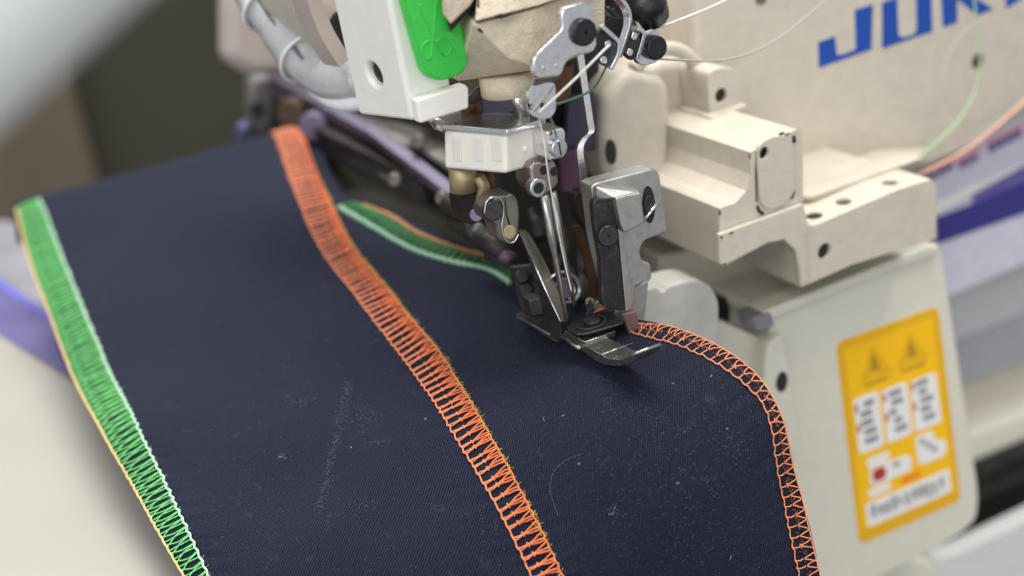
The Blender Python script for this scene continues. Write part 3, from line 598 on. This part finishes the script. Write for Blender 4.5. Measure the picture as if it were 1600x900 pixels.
tube('needle_bar_bush', [at(792, 112, 'y', 20), at(797, 143, 'y', 20)], 5.0, rough_beige, mach, 20)
tube('needle_bar', [at(800, 120, 'y', 19), at(818, 182, 'y', 18)], 1.25, steel, mach, 14)
disc('bush_flange', at(765, 138, 'y', 26), (0.2, -.6, -.8), 5, 3, greenst, mach, .4)
# thread guide bracket in two levels with its black screw
gp = py('thread_guide_bracket', [(881, 12), (916, 2), (927, 10), (934, 70), (926, 82), (898, 88), (884, 98), (878, 119), (836, 125), (832, 96), (838, 86), (879, 46), (876, 24)], 3, 1.3, bright, mach, 0.35, r=1.2)
screw('clamp_screw', at(910, 50, 'y', 3), FRONT, 2.2, 1.0, black, gp, ang=.3)
for x in (850, 870): disc('dimple', at(x, 107 if x < 860 else 103, 'y', 2.9), FRONT, .35, .3, steel, gp, .1)
g2 = py('thread_guide_lower_plate', [(826, 142), (832, 133), (868, 127), (869, 172), (861, 184), (845, 187), (828, 178)], 5, 1.1, bright, mach, 0, r=1.2)
cutter(g2, at(839, 171, 'y', 3), FRONT, .55, 6); cutter(g2, at(859, 169, 'y', 3), FRONT, .6, 6); apply_all(g2)
hull('guide_step', [at(836, 124, 'y', 3.5), at(878, 118, 'y', 3.5), at(832, 134, 'y', 6), at(868, 128, 'y', 6), at(836, 124, 'y', 4.6), at(878, 118, 'y', 4.6), at(832, 136, 'y', 5.2)], oldst, mach, .1)
# thread eyelet plates at top (bent strips)
def strip(name, l, y, wdt, th, m, dirv=(0, 1, 0)):
    P = spline(pts(l, 'y', y), 6); d = np.array(dirv, float)*wdt
    V = []; Fc = []
    for i, p in enumerate(P):
        t = P[min(i+1, len(P)-1)]-P[max(i-1, 0)]; nn = np.cross(t, d); nn /= np.linalg.norm(nn)
        V += [p+nn*th/2, p+d+nn*th/2, p+d-nn*th/2, p-nn*th/2]
    n = len(P)
    for i in range(n-1):
        for k in range(4): Fc.append([i*4+k, i*4+(k+1) % 4, i*4+4+(k+1) % 4, i*4+4+k])
    Fc += [[0, 1, 2, 3], [n*4-1, n*4-2, n*4-3, n*4-4]]
    return raw(name, V, Fc, m, mach, bev=.12)
strip('thread_eyelet_strip', [(964, -12), (983, 14), (986, 38), (978, 66), (970, 90)], 6, 1.3, .9, bright, (-.5, .8, 0))
strip('thread_eyelet_strip', [(940, 40), (958, 56), (968, 68), (966, 88), (956, 108)], 2.6, 1.0, .7, bright, (-.1, .95, 0))
py('eyelet_plate', [(936, 42), (955, 56), (963, 74), (960, 94), (950, 107), (934, 96), (926, 80)], 3.5, 1.2, gun, mach, .25, r=2)
py('eyelet_plate', [(975, 45), (990, 48), (1002, 58), (996, 88), (988, 96), (975, 86)], 9, 1.2, gun, mach, .25, r=2)
py('screw_bracket', [(990, 30), (1012, 40), (1030, 44), (1034, 90), (1026, 98), (1005, 104), (994, 96), (1003, 62), (998, 48)], 12, 1.4, bright, mach, .3, r=2)
strip('thread_eyelet_strip', [(998, 44), (1007, 52), (1003, 72), (997, 92)], 9, 2, .8, bright, (-.2, .9, 0))
for x, y, yy in ((951, 69, 3.2), (944, 94, 3.2), (992, 57, 8.7), (985, 82, 8.7)): disc('eyelet_rivet', at(x, y, 'y', yy), FRONT, .65, .5, bright, mach, .2)
sc2 = screw('bracket_screw', at(1021, 74, 'y', 11.8), FRONT, 2.1, 1.3, black, mach, hexs=True)
py('tension_housing', [(930, -60), (1020, -60), (1024, 20), (1016, 36), (1000, 34), (985, 50), (955, 44), (936, 30)], 22, 25, black, mach, 1, r=3)
for k in range(4): strip('tension_spring_leaf', [(932+9*k, 6+3*k), (950+9*k, 22+3*k), (966+7*k, 44+2*k)], 15+k, 1.5, .7, gun if k % 2 else oldst, (-.3, .9, 0))
tube('thumb_wheel', [at(1004, -14, 'y', 12), at(1014, 26, 'y', 14)], 3.6, black, mach, 16)
strip('wheel_guard', [(1020, -20), (1031, 0), (1034, 22), (1030, 40)], 12, 2.5, .9, bright, (-.3, .9, 0))
disc('red_mark', at(939, 55, 'y', 8), FRONT, 1.0, .4, red, mach, .1)
py('thread_guide_backing', [(930, 20), (975, 30), (975, 60), (945, 75), (930, 60)], 14, 2, hole, mach, .2)
# long take-up rod
strip('take_up_rod', [(911, 80), (918, 130), (926, 185), (928, 205), (917, 218), (911, 232), (914, 262), (918, 300)], 16, 1.3, 1.2, steel, (-.9, .3, 0))
# dark interior
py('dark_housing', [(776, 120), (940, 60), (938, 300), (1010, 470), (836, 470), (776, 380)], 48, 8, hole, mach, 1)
py('plum_plate', [(876, 238), (918, 232), (920, 300), (880, 302)], 40, 2, plum, mach, .5)
py('indigo_plate', [(890, 150), (930, 142), (930, 236), (885, 240)], 42, 2, mat('indigo_metal', (0.055, 0.05, 0.09), .4, .4), mach, .5)
py('lilac_block', [(748, 152), (800, 140), (806, 178), (755, 190)], 38, 6, lilac, mach, .8)
py('tan_block', [(846, 108), (900, 96), (894, 150), (870, 172)], 30, 5, rust, mach, .8)
tube('copper_rod', [at(729, 130, 'y', 32), at(742, 200, 'y', 32)], 2.0, rust, mach, 10)
tube('copper_rod', [at(757, 262, 'y', 26), at(764, 312, 'y', 26)], 1.6, rust, mach, 10)
tube('brass_pin', [at(722, 258, 'y', 22), at(724, 298, 'y', 22)], 2.4, brass, mach, 16)
for l_, r_, m_ in (([(700, 318, 262), (742, 338, 254)], 2.2, dark), ([(728, 300, 258), (736, 372, 254)], 1.6, gun), ([(752, 372, 246), (792, 392, 240)], 2.6, dark), ([(765, 395, 244), (800, 404, 238)], 1.5, plum), ([(706, 345, 262), (752, 372, 252)], 1.8, dark), ([(836, 330, 240), (846, 372, 236)], 1.6, gun), ([(905, 380, 236), (912, 470, 230)], 1.2, dark), ([(880, 360, 240), (884, 420, 236)], 0.9, gun)):
    tube('looper_linkage', [at(*l_[0][:2], 'd', l_[0][2]), at(*l_[1][:2], 'd', l_[1][2])], r_, m_, mach, 12)
for q in ((713, 326, 258), (748, 358, 250), (776, 392, 240), (722, 300, 258)): disc('linkage_screw', at(*q[:2], 'd', q[2]), (-.5, -.8, .2), 1.3, 2.5, oldst, mach, .3)
tube('small_lever', [at(748, 275, 'y', 20), at(756, 292, 'y', 20), at(752, 318, 'y', 20)], 1.1, brass, mach, 8)
disc('polished_stud', at(744, 336, 'y', 20), (-.5, -.8, .2), 1.3, 4, lilac, mach, .3)
hull('looper_head', H([(700, 300, 26), (745, 300, 20), (760, 345, 22), (735, 352, 24), (705, 340, 30), (720, 320, 34), (755, 330, 34), (715, 300, 34)]), dark, mach, .5)

# ---- white swing guard with the green button
def box6(name, a, b, c, h, m, par, bev):      # corner a, left corner b, right corner c, drop vector h
    a, b, c, h = map(np.array, (a, b, c, h)); d = b+c-a
    return prism(name, [a, b, d, c], h, m, par, bev, seg=3)
sg = empty('cutter_guard', at(620, 190, 'd', 205), 'white plastic swing box with a green scissor button hanging at top centre', 'thread cutter switch')
Nb = at(645, 190, 'd', 201); Lb = at(560, 180, 'd', 214); Rb = at(712, 168, 'd', 206)
Nt = at(601, -30, 'd', 189); up = Nt-Nb
bx = box6('guard_box', Nb, Lb, Rb, up, white_pl, sg, 0); bx.name = 'guard_box'
nl = np.cross(Lb-Nb, up); nl /= np.linalg.norm(nl)
if nl.dot(C-Nb) < 0: nl = -nl
nr = np.cross(Rb-Nb, up); nr /= np.linalg.norm(nr)
if nr.dot(C-Nb) < 0: nr = -nr
def onpl(px, pyy, p0, n, off=0):
    r = ray(px, pyy); p0 = p0+n*off; t = (p0-C).dot(n)/r.dot(n); return C+r*t
hc = onpl(584, 117, Nb, nl)
cutter(bx, hc+nl*3, nl, 2.0, 9); apply_all(bx); bx.modifiers['bevel'].width = .9*S; bx.modifiers['bevel'].segments = 3
screw('recessed_screw', hc-nl*1.7, nl, 1.85, .6, black, sg, hexs=True)
lp = [onpl(*q, Nb, nr, 0) for q in [(640, 152), (716, 128), (722, 133), (722, 166), (646, 190)]]
prism('guard_lip', lp, nr*2.0, white_pl, sg, .6, seg=3)
gb = [(606, -50), (682, -75), (714, 62), (719, 88), (713, 108), (696, 118), (676, 123), (660, 119), (650, 106)]
gbm = prism('green_button', rnd([onpl(*q, Nb, nr, .02) for q in gb], 6, 5), nr*2.6, green_pl, sg, .7, seg=3); BT = 2.62
def engr(l, closed=False, r=.16):
    return tube('scissor_engraving', spline([onpl(x, y, Nb, nr, BT) for x, y in l], 5, closed), r, green_pl, gbm, 6, closed=closed)
engr([(655, 6), (668, 38), (678, 62), (692, 86)]); engr([(682, -5), (678, 40), (676, 62), (673, 92)])
engr([(672, 63), (662, 68), (659, 80), (663, 90), (672, 92)]); engr([(680, 66), (690, 60), (701, 66), (703, 80), (696, 87), (690, 82)])
# ---- finger guard: white block below a bright steel plate
fg = empty('needle_guard', at(790, 272, 'd', 200), 'small ivory plastic block under a shiny steel plate in front of the needles', 'needle guard')
a = at(790, 209, 'd', 198); b = at(692, 203, 'd', 207); c = at(853, 193, 'd', 205); a2 = at(790, 272, 'd', 200.5)
ib = box6('ivory_block', a, b, c, a2-a, ivory_pl, fg, .7)
nl = np.cross(b-a, a2-a); nl /= np.linalg.norm(nl); nl = nl if nl.dot(C-a) > 0 else -nl
nr2 = np.cross(c-a, a2-a); nr2 /= np.linalg.norm(nr2); nr2 = nr2 if nr2.dot(C-a) > 0 else -nr2
for x in (707, 740, 768):
    prism('moulded_rib', [onpl(*q, a, nl) for q in ((x, 217), (x+13, 217.5), (x+15, 252), (x+3, 251))], nl*.22, ivory_pl, fg, .1)
disc('moulded_pip', onpl(820, 233, a, nr2)+nr2*.4, nr2, .5, .5, ivory_pl, fg, .2)
a = at(792, 203, 'd', 196.5); b = at(688, 194, 'd', 206); c = at(852, 184, 'd', 204.5)
hull('steel_plate', [a, b, c, at(698, 180, 'd', 219), at(835, 180, 'd', 216), at(722, 176.5, 'd', 221), at(820, 177, 'd', 219), a+np.array([0, 0, -1.0]), b+np.array([0, 0, -1.0]), c+np.array([0, 0, -1.0]), at(698, 186, 'd', 219), at(845, 184, 'd', 216)], bright, fg, .25)
tube('plate_pivot', [at(676, 184, 'd', 214), at(684, 194, 'd', 212), at(696, 198, 'd', 208)], 1.1, bright, fg, 10)
# ---- screw block, needle clamp, needles
sb = py('guide_screw_block', [(854, 206), (880, 199), (884, 206), (885, 240), (880, 248), (858, 252)], 6, 5, bright, mach, .4)
screw('slotted_screw', at(869, 230, 'y', 6), FRONT, 1.55, 1.2, steel, mach, cross=False, ang=0.08)
nc = py('needle_clamp', [(828, 262), (835, 254), (866, 250), (872, 262), (874, 290), (862, 300), (850, 308), (832, 300)], 8, 6, mat('clamp_steel', (0.33, 0.28, 0.27), .35, .9, var=.2), mach, .6, r=1.5)
for x, y in ((850, 266), (866, 268)): disc('clamp_hole', at(x, y, 'y', 7.95), FRONT, .8, .4, hole, nc, 0)
ring = disc('clamp_screw', at(842, 294, 'y', 6.6), FRONT, 1.65, 2, steel, nc, .3); disc('screw_recess', at(842, 294, 'y', 6.5), FRONT, 1.0, .5, gun, ring, .1); disc('screw_socket', at(842, 294, 'y', 6.4), FRONT, .5, .5, hole, ring, 0)
def ndl(p, q, yy): 
    a, b = at(*p, 'y', yy), at(*q, 'y', yy); tube('needle', [a, a*.65+b*.35, a*.55+b*.45, b*.96+a*.04, b], [.8, .75, .5, .42, .05], needle_st, mach, 12)
ndl((850, 305), (886, 505), 7); ndl((862, 300), (898, 480), 9)
# ---- steel holder with the dark knife bar
kh = empty('knife_holder', at(980, 510, 'y', 4)); kh.parent = mach; kh.location = Vector(at(980, 510, 'y', 4)-WL[mach])*S
back = py('back_plate', [(924, 292), (932, 286), (1022, 263), (1031, 270), (1044, 362), (1006, 377), (1000, 392), (1004, 408), (1018, 412), (1019, 438), (992, 448), (994, 470), (986, 508), (965, 508), (935, 380)], 7, 4, castst, kh, .4, r=.8)
py('front_block', [(962, 309), (1002, 300), (1008, 348), (976, 365), (970, 352)], 2.5, 6.5, castst, kh, .4)
hull('top_step', [at(930, 291, 'y', 5), at(940, 287, 'y', 8), at(1002, 300, 'y', 2.6), at(962, 309, 'y', 2.6), at(965, 322, 'y', 5), at(932, 312, 'y', 5), at(975, 280, 'y', 12), at(932, 312, 'y', 8)], castst, kh, .25)
slot = disc('adjusting_slot', at(1014, 320, 'y', 6.9), FRONT, 1.35, .6, hole, kh, .1, sy=2.6)
disc('slot_screw', at(1016, 322, 'y', 6.4), FRONT, 1.2, .8, gun, kh, .2, sy=1.6)
tube('slot_screw_bar', [at(1005, 345, 'y', 6.1), at(1027, 318, 'y', 6.1)], .32, bright, kh, 6)
bar = py('knife_bar', [(927, 318), (933, 310), (950, 311), (960, 319), (963, 338), (977, 487), (958, 484), (941, 478), (940, 409), (931, 359)], 3.8, 1.6, gun, kh, .25, r=1)
prism('knife_bar_edge', pts([(960.5, 316), (966, 314), (974, 363), (988, 463), (987, 484), (978, 487.5), (964, 338)], 'y', 4.0), (0, 2.0, 0), castst, kh, .2)
screw('knife_screw', at(947, 366, 'y', 3.8), (-.25, -.95, .1), 1.9, 1.6, black, kh, ang=.4)
py('lower_tongue', [(980, 455), (1014, 438), (1008, 498), (1001, 520), (984, 514)], 9.5, 2, castst, kh, .3)
py('rose_reflector', [(972, 492), (996, 486), (1000, 520), (985, 526)], 5.5, .8, mat('rose_tinted_steel', (0.30, 0.19, 0.20), .4, .6), kh, .2)
py('side_plate', [(896, 300), (925, 296), (928, 352), (915, 360), (902, 340)], 24, 3, gun, mach, .6, r=2)
disc('side_plate_hole', at(912, 322, 'y', 23.8), FRONT, 1.6, .5, hole, mach, .1, sy=1.8)
strip('tan_tension_spring', [(904, 350), (920, 390), (928, 430), (930, 470)], 22, 1.6, 1.2, rust, (-.9, .2, 0))
# ---- left clamp collar
tube('collar_rim_highlight', spline(pts([(757, 334), (759, 318), (767, 309), (778, 309), (786, 319), (786, 338), (784, 354), (787, 370), (795, 379), (804, 377), (810, 366)], 'y', 8.9), 5), .15, steel, mach, 8)  # thin steel tube drawn as a highlight along the collar outline
cc = prism('clamp_collar', rnd(pts([(768, 318), (776, 308), (796, 304), (808, 312), (813, 330), (811, 368), (804, 379), (790, 382), (780, 374), (776, 352), (762, 346), (757, 332)], 'y', 9.2), 1.6), (0, 5, 0), oldst, mach, .5)
prism('collar_back', rnd(pts([(790, 306), (800, 302), (808, 308), (813, 330), (811, 366), (802, 372), (792, 350)], 'y', 9.5), 1.2), (0, 5, 0), oldst, cc, .4)
tube('collar_split', [at(788, 308, 'y', 9.3), at(791, 335, 'y', 9.3), at(796, 352, 'y', 9.3)], .22, hole, cc, 6)
screw('collar_screw', at(770, 329, 'y', 9.1), (-.35, -.93, .1), 1.75, .5, black, mach, cross=False, ang=.9)
disc('brass_pin_end', at(797, 363, 'y', 8.8), FRONT, 1.2, 3, brass, cc, .15)
# ---- long blade bar, black block with two screws
prism('blade_bar', ptd([(812, 363, 223), (821, 361, 223.5), (830, 369, 224), (852, 410, 223), (888, 489, 218.5), (887, 502, 217), (876, 504, 216)]), (0.3, 1.2, 0), oldst, mach, .12)
tube('blade_bar_edge', ptd([(812, 363, 222.9), (844, 434, 219.3), (876, 503, 215.9)]), .16, bright, mach, 6)
prism('blade_bar_side', ptd([(812, 366, 223.2), (876, 506, 216.1), (877, 529, 215.2), (860, 522, 217), (846, 470, 220), (826, 405, 223)]), (0.6, 1.2, 0), gun, mach, .12)
bb = hull('black_block', ptd([(797, 416, 234), (839, 411, 231), (849, 470, 228), (846, 484, 228), (814, 492, 231), (800, 440, 234), (836, 408, 240), (848, 470, 238), (806, 470, 240), (796, 412, 240)]), black, mach, .4)
for x, y in ((816, 432), (822, 454)): disc('block_screw', at(x, y, 'd', 229.3), (-.3, -.9, .2), 1.3, 1.5, black, bb, .3)
hull('foot_rear_plate', ptd([(806, 492, 230), (812, 480, 234), (850, 470, 236), (884, 520, 222), (882, 530, 218), (868, 536, 217.5), (808, 500, 229)]), gun, mach, .25)
tube('foot_rear_highlight', ptd([(808, 497, 229), (835, 510, 223.5), (860, 523, 218.5)]), .28, lilac, mach, 6)  # lilac tube drawn as the highlight line on the plate edge
py('foot_rear_lug', [(826, 470), (846, 464), (852, 492), (832, 496)], 8, 3, gun, mach, .4)
hull('inner_blade', ptd([(862, 405, 246), (872, 396, 247), (916, 436, 236), (914, 446, 236), (895, 470, 238), (870, 450, 244), (900, 440, 244)]), lilac, mach, .2)
tube('spring_wire', spline(ptd([(856, 441, 222), (866, 430, 221), (884, 425, 223), (900, 436, 226), (905, 455, 227), (896, 470, 224), (880, 474, 220), (866, 480, 220)]), 8), .34, steel, mach, 8)
tube('spring_wire', spline(ptd([(868, 446, 224), (878, 436, 224), (892, 440, 226), (898, 455, 227), (890, 468, 225)]), 8), .26, steel, mach, 8)
hull('spring_body', ptd([(868, 442, 232), (886, 436, 232), (896, 462, 230), (880, 470, 230), (880, 442, 238), (895, 462, 236)]), lilac, mach, .3)

# ---- presser foot: profile drawn in the fore-aft plane, 7 mm wide
pf = empty('presser_foot', at(945, 573, 'z', .2)); pf.parent = mach; pf.location = Vector(at(945, 573, 'z', .2)-WL[mach])*S
x0 = at(930, 566, 'z', 0.3)[0]
def prx(name, l, wd, m, dx=0, bev=.2):
    P = [at(px, pyy, 'x', x0+dx) for px, pyy in l]; return prism(name, P, (wd, 0, 0), m, pf, bev)
inner = [(914.6, 542.3), (930, 549.5), (939.6, 554), (945, 558.5), (954, 562), (971, 562), (984, 557), (993.3, 551.5)]
outer = [(994.5, 553.5), (991, 562.5), (983, 568.6), (966.7, 572.6), (943.8, 570.7), (929, 563), (914.6, 552), (877, 531)]
f1 = prx('foot_sole', [(880, 521)]+inner+outer, 4.9, footst, 0, .12)
prx('foot_sole_side', [(880, 521), (914.6, 542.3), (939.6, 554), (947, 560), (947, 570), (929, 562.5), (914.6, 551.5), (877, 530.5)], 1.7, footst, 4.87, .12)
prx('foot_riser', [(882, 517), (914.2, 534.5), (914.2, 543), (882, 524)], 6.3, footst, .05, .15)
hl = lambda n_, l_, r_=.075: tube(n_, l_, r_, bright, pf, 6)  # bright tubes drawn as highlights on the foot's edges and lip
hl('edge_highlight', [at(a, b, 'x', x0-.02) for a, b in inner]); lipp = at(993.3, 551.3, 'x', x0); hl('edge_highlight', [lipp, lipp+np.array([4.8, 0, 0])], .12)
rc = at(914.2, 534.5, 'x', x0+.05); hl('edge_highlight', [at(884, 518, 'x', x0), rc, rc+np.array([6.2, 0, 0])])
fold = at(939.6, 554, 'x', x0); hl('edge_highlight', [fold, fold+np.array([6.4, 0, 0])], .06)
tube('foot_weld', [at(878, 526, 'x', x0-.4), at(907, 545, 'x', x0-.3)], .45, footst, pf, 8)
bl = prism('foot_top_plate', rnd([at(*q, 'z', at(911, 530, 'x', x0+.3)[2]+1.2) for q in [(884, 512), (896, 498), (945, 482), (975, 497), (972, 505), (915, 521), (896, 521)]], 1.2), (0, 0, -0.5), black, pf, .25)
zt = at(911, 530, 'x', x0+.3)[2]+1.3
p = at(925, 504, 'z', zt); disc('foot_screw', p+np.array([0, 0, .6]), (0, 0, 1), 1.5, .9, gun, pf, .2)
tube('foot_slot', spline([at(x, y, 'z', zt) for x, y in [(900, 512), (918, 515), (940, 508), (946, 498), (936, 494)]], 5), .3, hole, pf, 6)
disc('foot_post', at(922, 470, 'd', 223), (-.1, -.6, .8), .9, 1.5, oldst, pf, .3)
tube('foot_post_stem', [at(922, 471, 'd', 223.5), at(918, 497, 'd', 220)], .5, gun, pf, 8)
tube('thread_tail', ptd([(926, 478, 224), (934, 472, 225), (946, 474, 226)]), .28, t_green, pf, 6)
tube('thread_tail', ptd([(928, 490, 221), (938, 484, 222), (948, 482, 223)]), .3, t_orange, pf, 6)

# ---- blurred looper mechanism and bed behind
def beam(name, p, q, wpx, m, dep=4.0, bev=.8):
    a = at(*p[:2], 'd', p[2]); b = at(*q[:2], 'd', q[2]); w1 = wpx*p[2]/F; w2 = wpx*q[2]/F
    u = np.array([0, 0, 1.0]); P = [a-u*w1/2, b-u*w2/2, b+u*w2/2, a+u*w1/2]; vec = np.array([dep, dep*.3, 0])
    return prism(name, P, vec, m, mach, bev)
beam('upper_link_bar', (420, 128, 352), (575, 215, 300), 20, lilac); beam('upper_link_bar', (570, 210, 300), (705, 315, 262), 18, lilac)
beam('upper_link_bar', (700, 308, 262), (755, 330, 250), 12, gun)
beam('looper_shaft', (470, 150, 345), (700, 200, 285), 24, gun, 8); beam('looper_shaft', (560, 205, 310), (720, 272, 272), 22, oldst, 6)
beam('looper_rocker', (470, 205, 330), (660, 300, 280), 40, dark, 6); beam('looper_rocker', (640, 250, 292), (760, 330, 262), 60, dark, 8)
beam('lower_link_bar', (460, 165, 338), (640, 250, 290), 16, gun, 5); beam('lower_link_bar', (480, 220, 330), (610, 280, 292), 18, oldst, 5)
beam('lower_link_bar', (590, 150, 322), (680, 180, 292), 28, black, 8)
beam('throat_bed', (500, 285, 335), (830, 425, 262), 90, greenst, 14, 4); beam('throat_bed_rail', (540, 250, 325), (770, 380, 268), 26, dark, 9, 2)
beam('mid_frame', (400, 190, 372), (620, 290, 332), 120, dark, 16, 3)
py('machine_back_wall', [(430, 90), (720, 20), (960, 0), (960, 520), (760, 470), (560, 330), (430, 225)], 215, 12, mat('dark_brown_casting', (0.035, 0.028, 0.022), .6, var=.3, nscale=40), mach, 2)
for x, y, d in ((488, 178, 330), (615, 282, 280), (690, 311, 262), (652, 222, 284), (455, 172, 342), (540, 232, 312)): disc('link_screw', at(x, y, 'd', d), (-.6, -.7, .1), 1.6, 2, oldst, mach, .4)
disc('lilac_knob', at(487, 200, 'd', 322), (-.6, -.7, .1), 4, 5, mat('dusky_lilac_metal', (0.16, 0.14, 0.21), .45, .5), mach, .8); disc('brown_knob', at(452, 178, 'd', 330), (-.6, -.7, .1), 4, 5, mat('dull_brown_metal', (0.08, 0.05, 0.03), .5, .5), mach, .8)
tube('lilac_bed_edge', spline(ptd([(462, 222, 345), (492, 258, 330), (518, 290, 322), (530, 304, 322)]), 5), 2.4, mat('dusky_violet_metal', (0.10, 0.085, 0.15), .5, .4), mach, 10)
# rear post and upper back casting
py('rear_column', [(352, -60), (470, -90), (480, 122), (400, 125), (372, 110), (352, 92)], 190, 12, pinkb, mach, 5, r=9)
py('rear_post', [(390, 118), (440, 116), (432, 195), (424, 214), (408, 222), (392, 212), (388, 170)], 178, 8, mat('worn_grey_post', (0.13, 0.12, 0.12), .45, .4), mach, 3, r=6)
disc('rear_post_hole', at(402, 171, 'y', 177.5), FRONT, 2.2, 1, hole, mach, .2)
py('rear_blue_tab', [(376, 200), (392, 190), (392, 215), (374, 225)], 172, 6, mat('indigo_paint', (0.05, 0.05, 0.13), .5), mach, 1)
py('head_left_casting', [(440, -60), (620, -90), (620, 120), (560, 135), (520, 95), (470, 40)], 60, 25, beige, mach, 3, r=10)
py('head_left_slot', [(512, 40), (524, 18), (540, 22), (552, 92), (540, 92), (520, 62)], 59.5, 2, hole, mach, .5)
strip('head_left_rib', [(486, -20), (498, 20), (516, 60), (540, 98)], 50, 6, 3, pinkb, (-.2, .9, 0))
# ---- wrapped hose
hs = empty('cable_sleeve', at(480, 90, 'd', 250), 'milky segmented cable sleeve curving behind the white box at top left', 'cable sleeve')
hp_ = spline(ptd([(372, -60, 262), (408, -8, 256), (432, 30, 252), (462, 68, 248), (492, 104, 244), (528, 122, 238), (575, 118, 232)]), 10)
tube('inner_hose', hp_, [4.8]*len(hp_), tubem, hs, 20)
L_ = len(hp_)
for i0, i1 in ((2, 17), (24, 37)):
    seg = hp_[i0:i1]; n = len(seg); tube('overlapping_wrap', seg, [5.1+.75*(k/(n-1))**2 for k in range(n)], tubem, hs, 22)
    e = hp_[i1-1]; t = hp_[i1]-hp_[i1-2]; t /= np.linalg.norm(t); u = np.cross(t, [0, 0, 1.]); u /= np.linalg.norm(u); v = np.cross(t, u)
    tube('wrap_rim', [e+5.85*(math.cos(k*math.pi/12)*u+math.sin(k*math.pi/12)*v) for k in range(24)], .35, tubew, hs, 6, closed=True)
toC = [(C-p)/np.linalg.norm(C-p) for p in hp_]
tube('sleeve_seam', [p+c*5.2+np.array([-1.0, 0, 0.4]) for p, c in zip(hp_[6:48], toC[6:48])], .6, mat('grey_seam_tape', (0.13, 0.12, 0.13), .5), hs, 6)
lipP = [p+c*2.0+np.array([-.6, -1.0, -4.6]) for p, c in zip(hp_[36:], toC[36:])]
tube('white_lower_wire', lipP, 1.7, tubew, hs, 12)

# ================================================================== LOOSE THREADS
def loose(name, l, r, m, label):
    o = tube(name, spline(l, 8), r, m, None, 8); tag(o, label, 'thread'); return o
loose('white_thread', [at(1180, -22, 'y', 30), at(1100, 16, 'y', 20), at(1006, 52, 'y', 10)], .26, t_white, 'white thread running taut to the metal eyelet from top right')
loose('white_thread', [at(952, 70, 'y', 2.6), at(900, 122, 'y', 3), at(842, 176, 'y', 4.2)], .24, t_white, 'taut white thread between the riveted eyelet and two-hole steel plate')
loose('white_thread', [at(840, 178, 'y', 6.4), at(849, 215, 'y', 6), at(855, 262, 'y', 5.4), at(863, 310, 'y', 5.6), at(880, 400, 'y', 6.2), at(893, 455, 'y', 6)], .12, t_white, 'white thread dropping along the front of the needles')
loose('grey_thread', [at(1300, -12, 'y', 30), at(1265, 22, 'y', 28), at(1200, 70, 'y', 24), at(1130, 94, 'y', 20), at(1030, 92, 'y', 14)], .22, t_grey, 'sagging grey thread in front of the beige arm left of the blue letters')
loose('green_thread', [at(948, 103, 'y', 4), at(925, 140, 'y', 7), at(885, 158, 'y', 8), at(858, 168, 'y', 6.5), at(866, 200, 'y', 5.6), at(870, 215, 'y', 5)], .2, t_dgreen, 'dark green thread sagging behind the white one to the needle')
zt_ = at(1330, 326, 'y', YF)[2]
def halo(name, l, r, m, label): return loose(name, [at(*p[:2], 'y', p[2]) for p in l], r, m, label)
halo('green_thread', [(1318, 312, 30), (1370, 285, 32), (1430, 250, 34), (1500, 185, 36), (1530, 110, 37), (1520, -20, 38)], .25, mat('pale_green_thread', (0.42, 0.60, 0.34), .6), 'blurred light green thread from the casting holes up past the screw')
halo('orange_thread', [(1392, 289, 30), (1440, 270, 34), (1500, 240, 38), (1560, 195, 40), (1620, 140, 40)], .4, mat('peach_thread', (0.80, 0.45, 0.32), .6), 'blurred orange thread rising right from the casting hole')

# ================================================================== LOWER LEFT PLATE AND FOREGROUND COVER
cp = empty('cloth_plate', at(60, 700, 'd', 300), 'cream machine plate with a violet edge strip behind the green seam', 'machine plate')
def zplate(name, l, z, th, m, bev=1.0, r=0):
    P = [at(x, y, 'z', z) for x, y in l]
    if r: P = rnd(P, r)
    return prism(name, P, (0, 0, -th), m, cp, bev)
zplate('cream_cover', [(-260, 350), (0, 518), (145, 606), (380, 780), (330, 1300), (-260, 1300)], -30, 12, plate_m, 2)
zplate('violet_strip', [(-260, 250), (0, 440), (60, 482), (160, 560), (300, 660), (500, 840), (145, 625), (0, 535), (-260, 370)], -33, 3, violet, .4)
zplate('violet_bright_edge', [(-260, 244), (0, 434), (60, 476), (160, 554), (300, 654), (300, 664), (160, 563), (60, 487), (0, 446), (-260, 256)], -32.6, 3, violetl, .4)
zplate('grey_lavender_bed', [(-260, 260), (-10, 340), (40, 345), (300, 400), (420, 700), (145, 600), (0, 480), (-260, 300)], -36, 6, lav, 2)
wl = tube('worktable_rim', spline([at(x, y, 'z', -34) for x, y in [(-120, 820), (0, 885), (50, 930), (90, 1000)]], 6), 3.0, palegrey, None, 14)
tag(wl, 'pale rounded table rim in the bottom left corner', 'table rim')
fc = tube('foreground_cover', spline([at(-320, 215, 'd', 82), at(-122, 33, 'd', 80), at(68, -150, 'd', 78), at(268, -325, 'd', 76)], 8), 8.2, mat('pale_blue_white_plastic', (0.86, 0.90, 0.90), .5, var=.03, nscale=80), None, 40)
tag(fc, 'pale blue white rounded cover very blurred in the top left corner', 'machine cover')
for o in list(bpy.data.objects):
    if o.type == 'MESH': o.data.update()
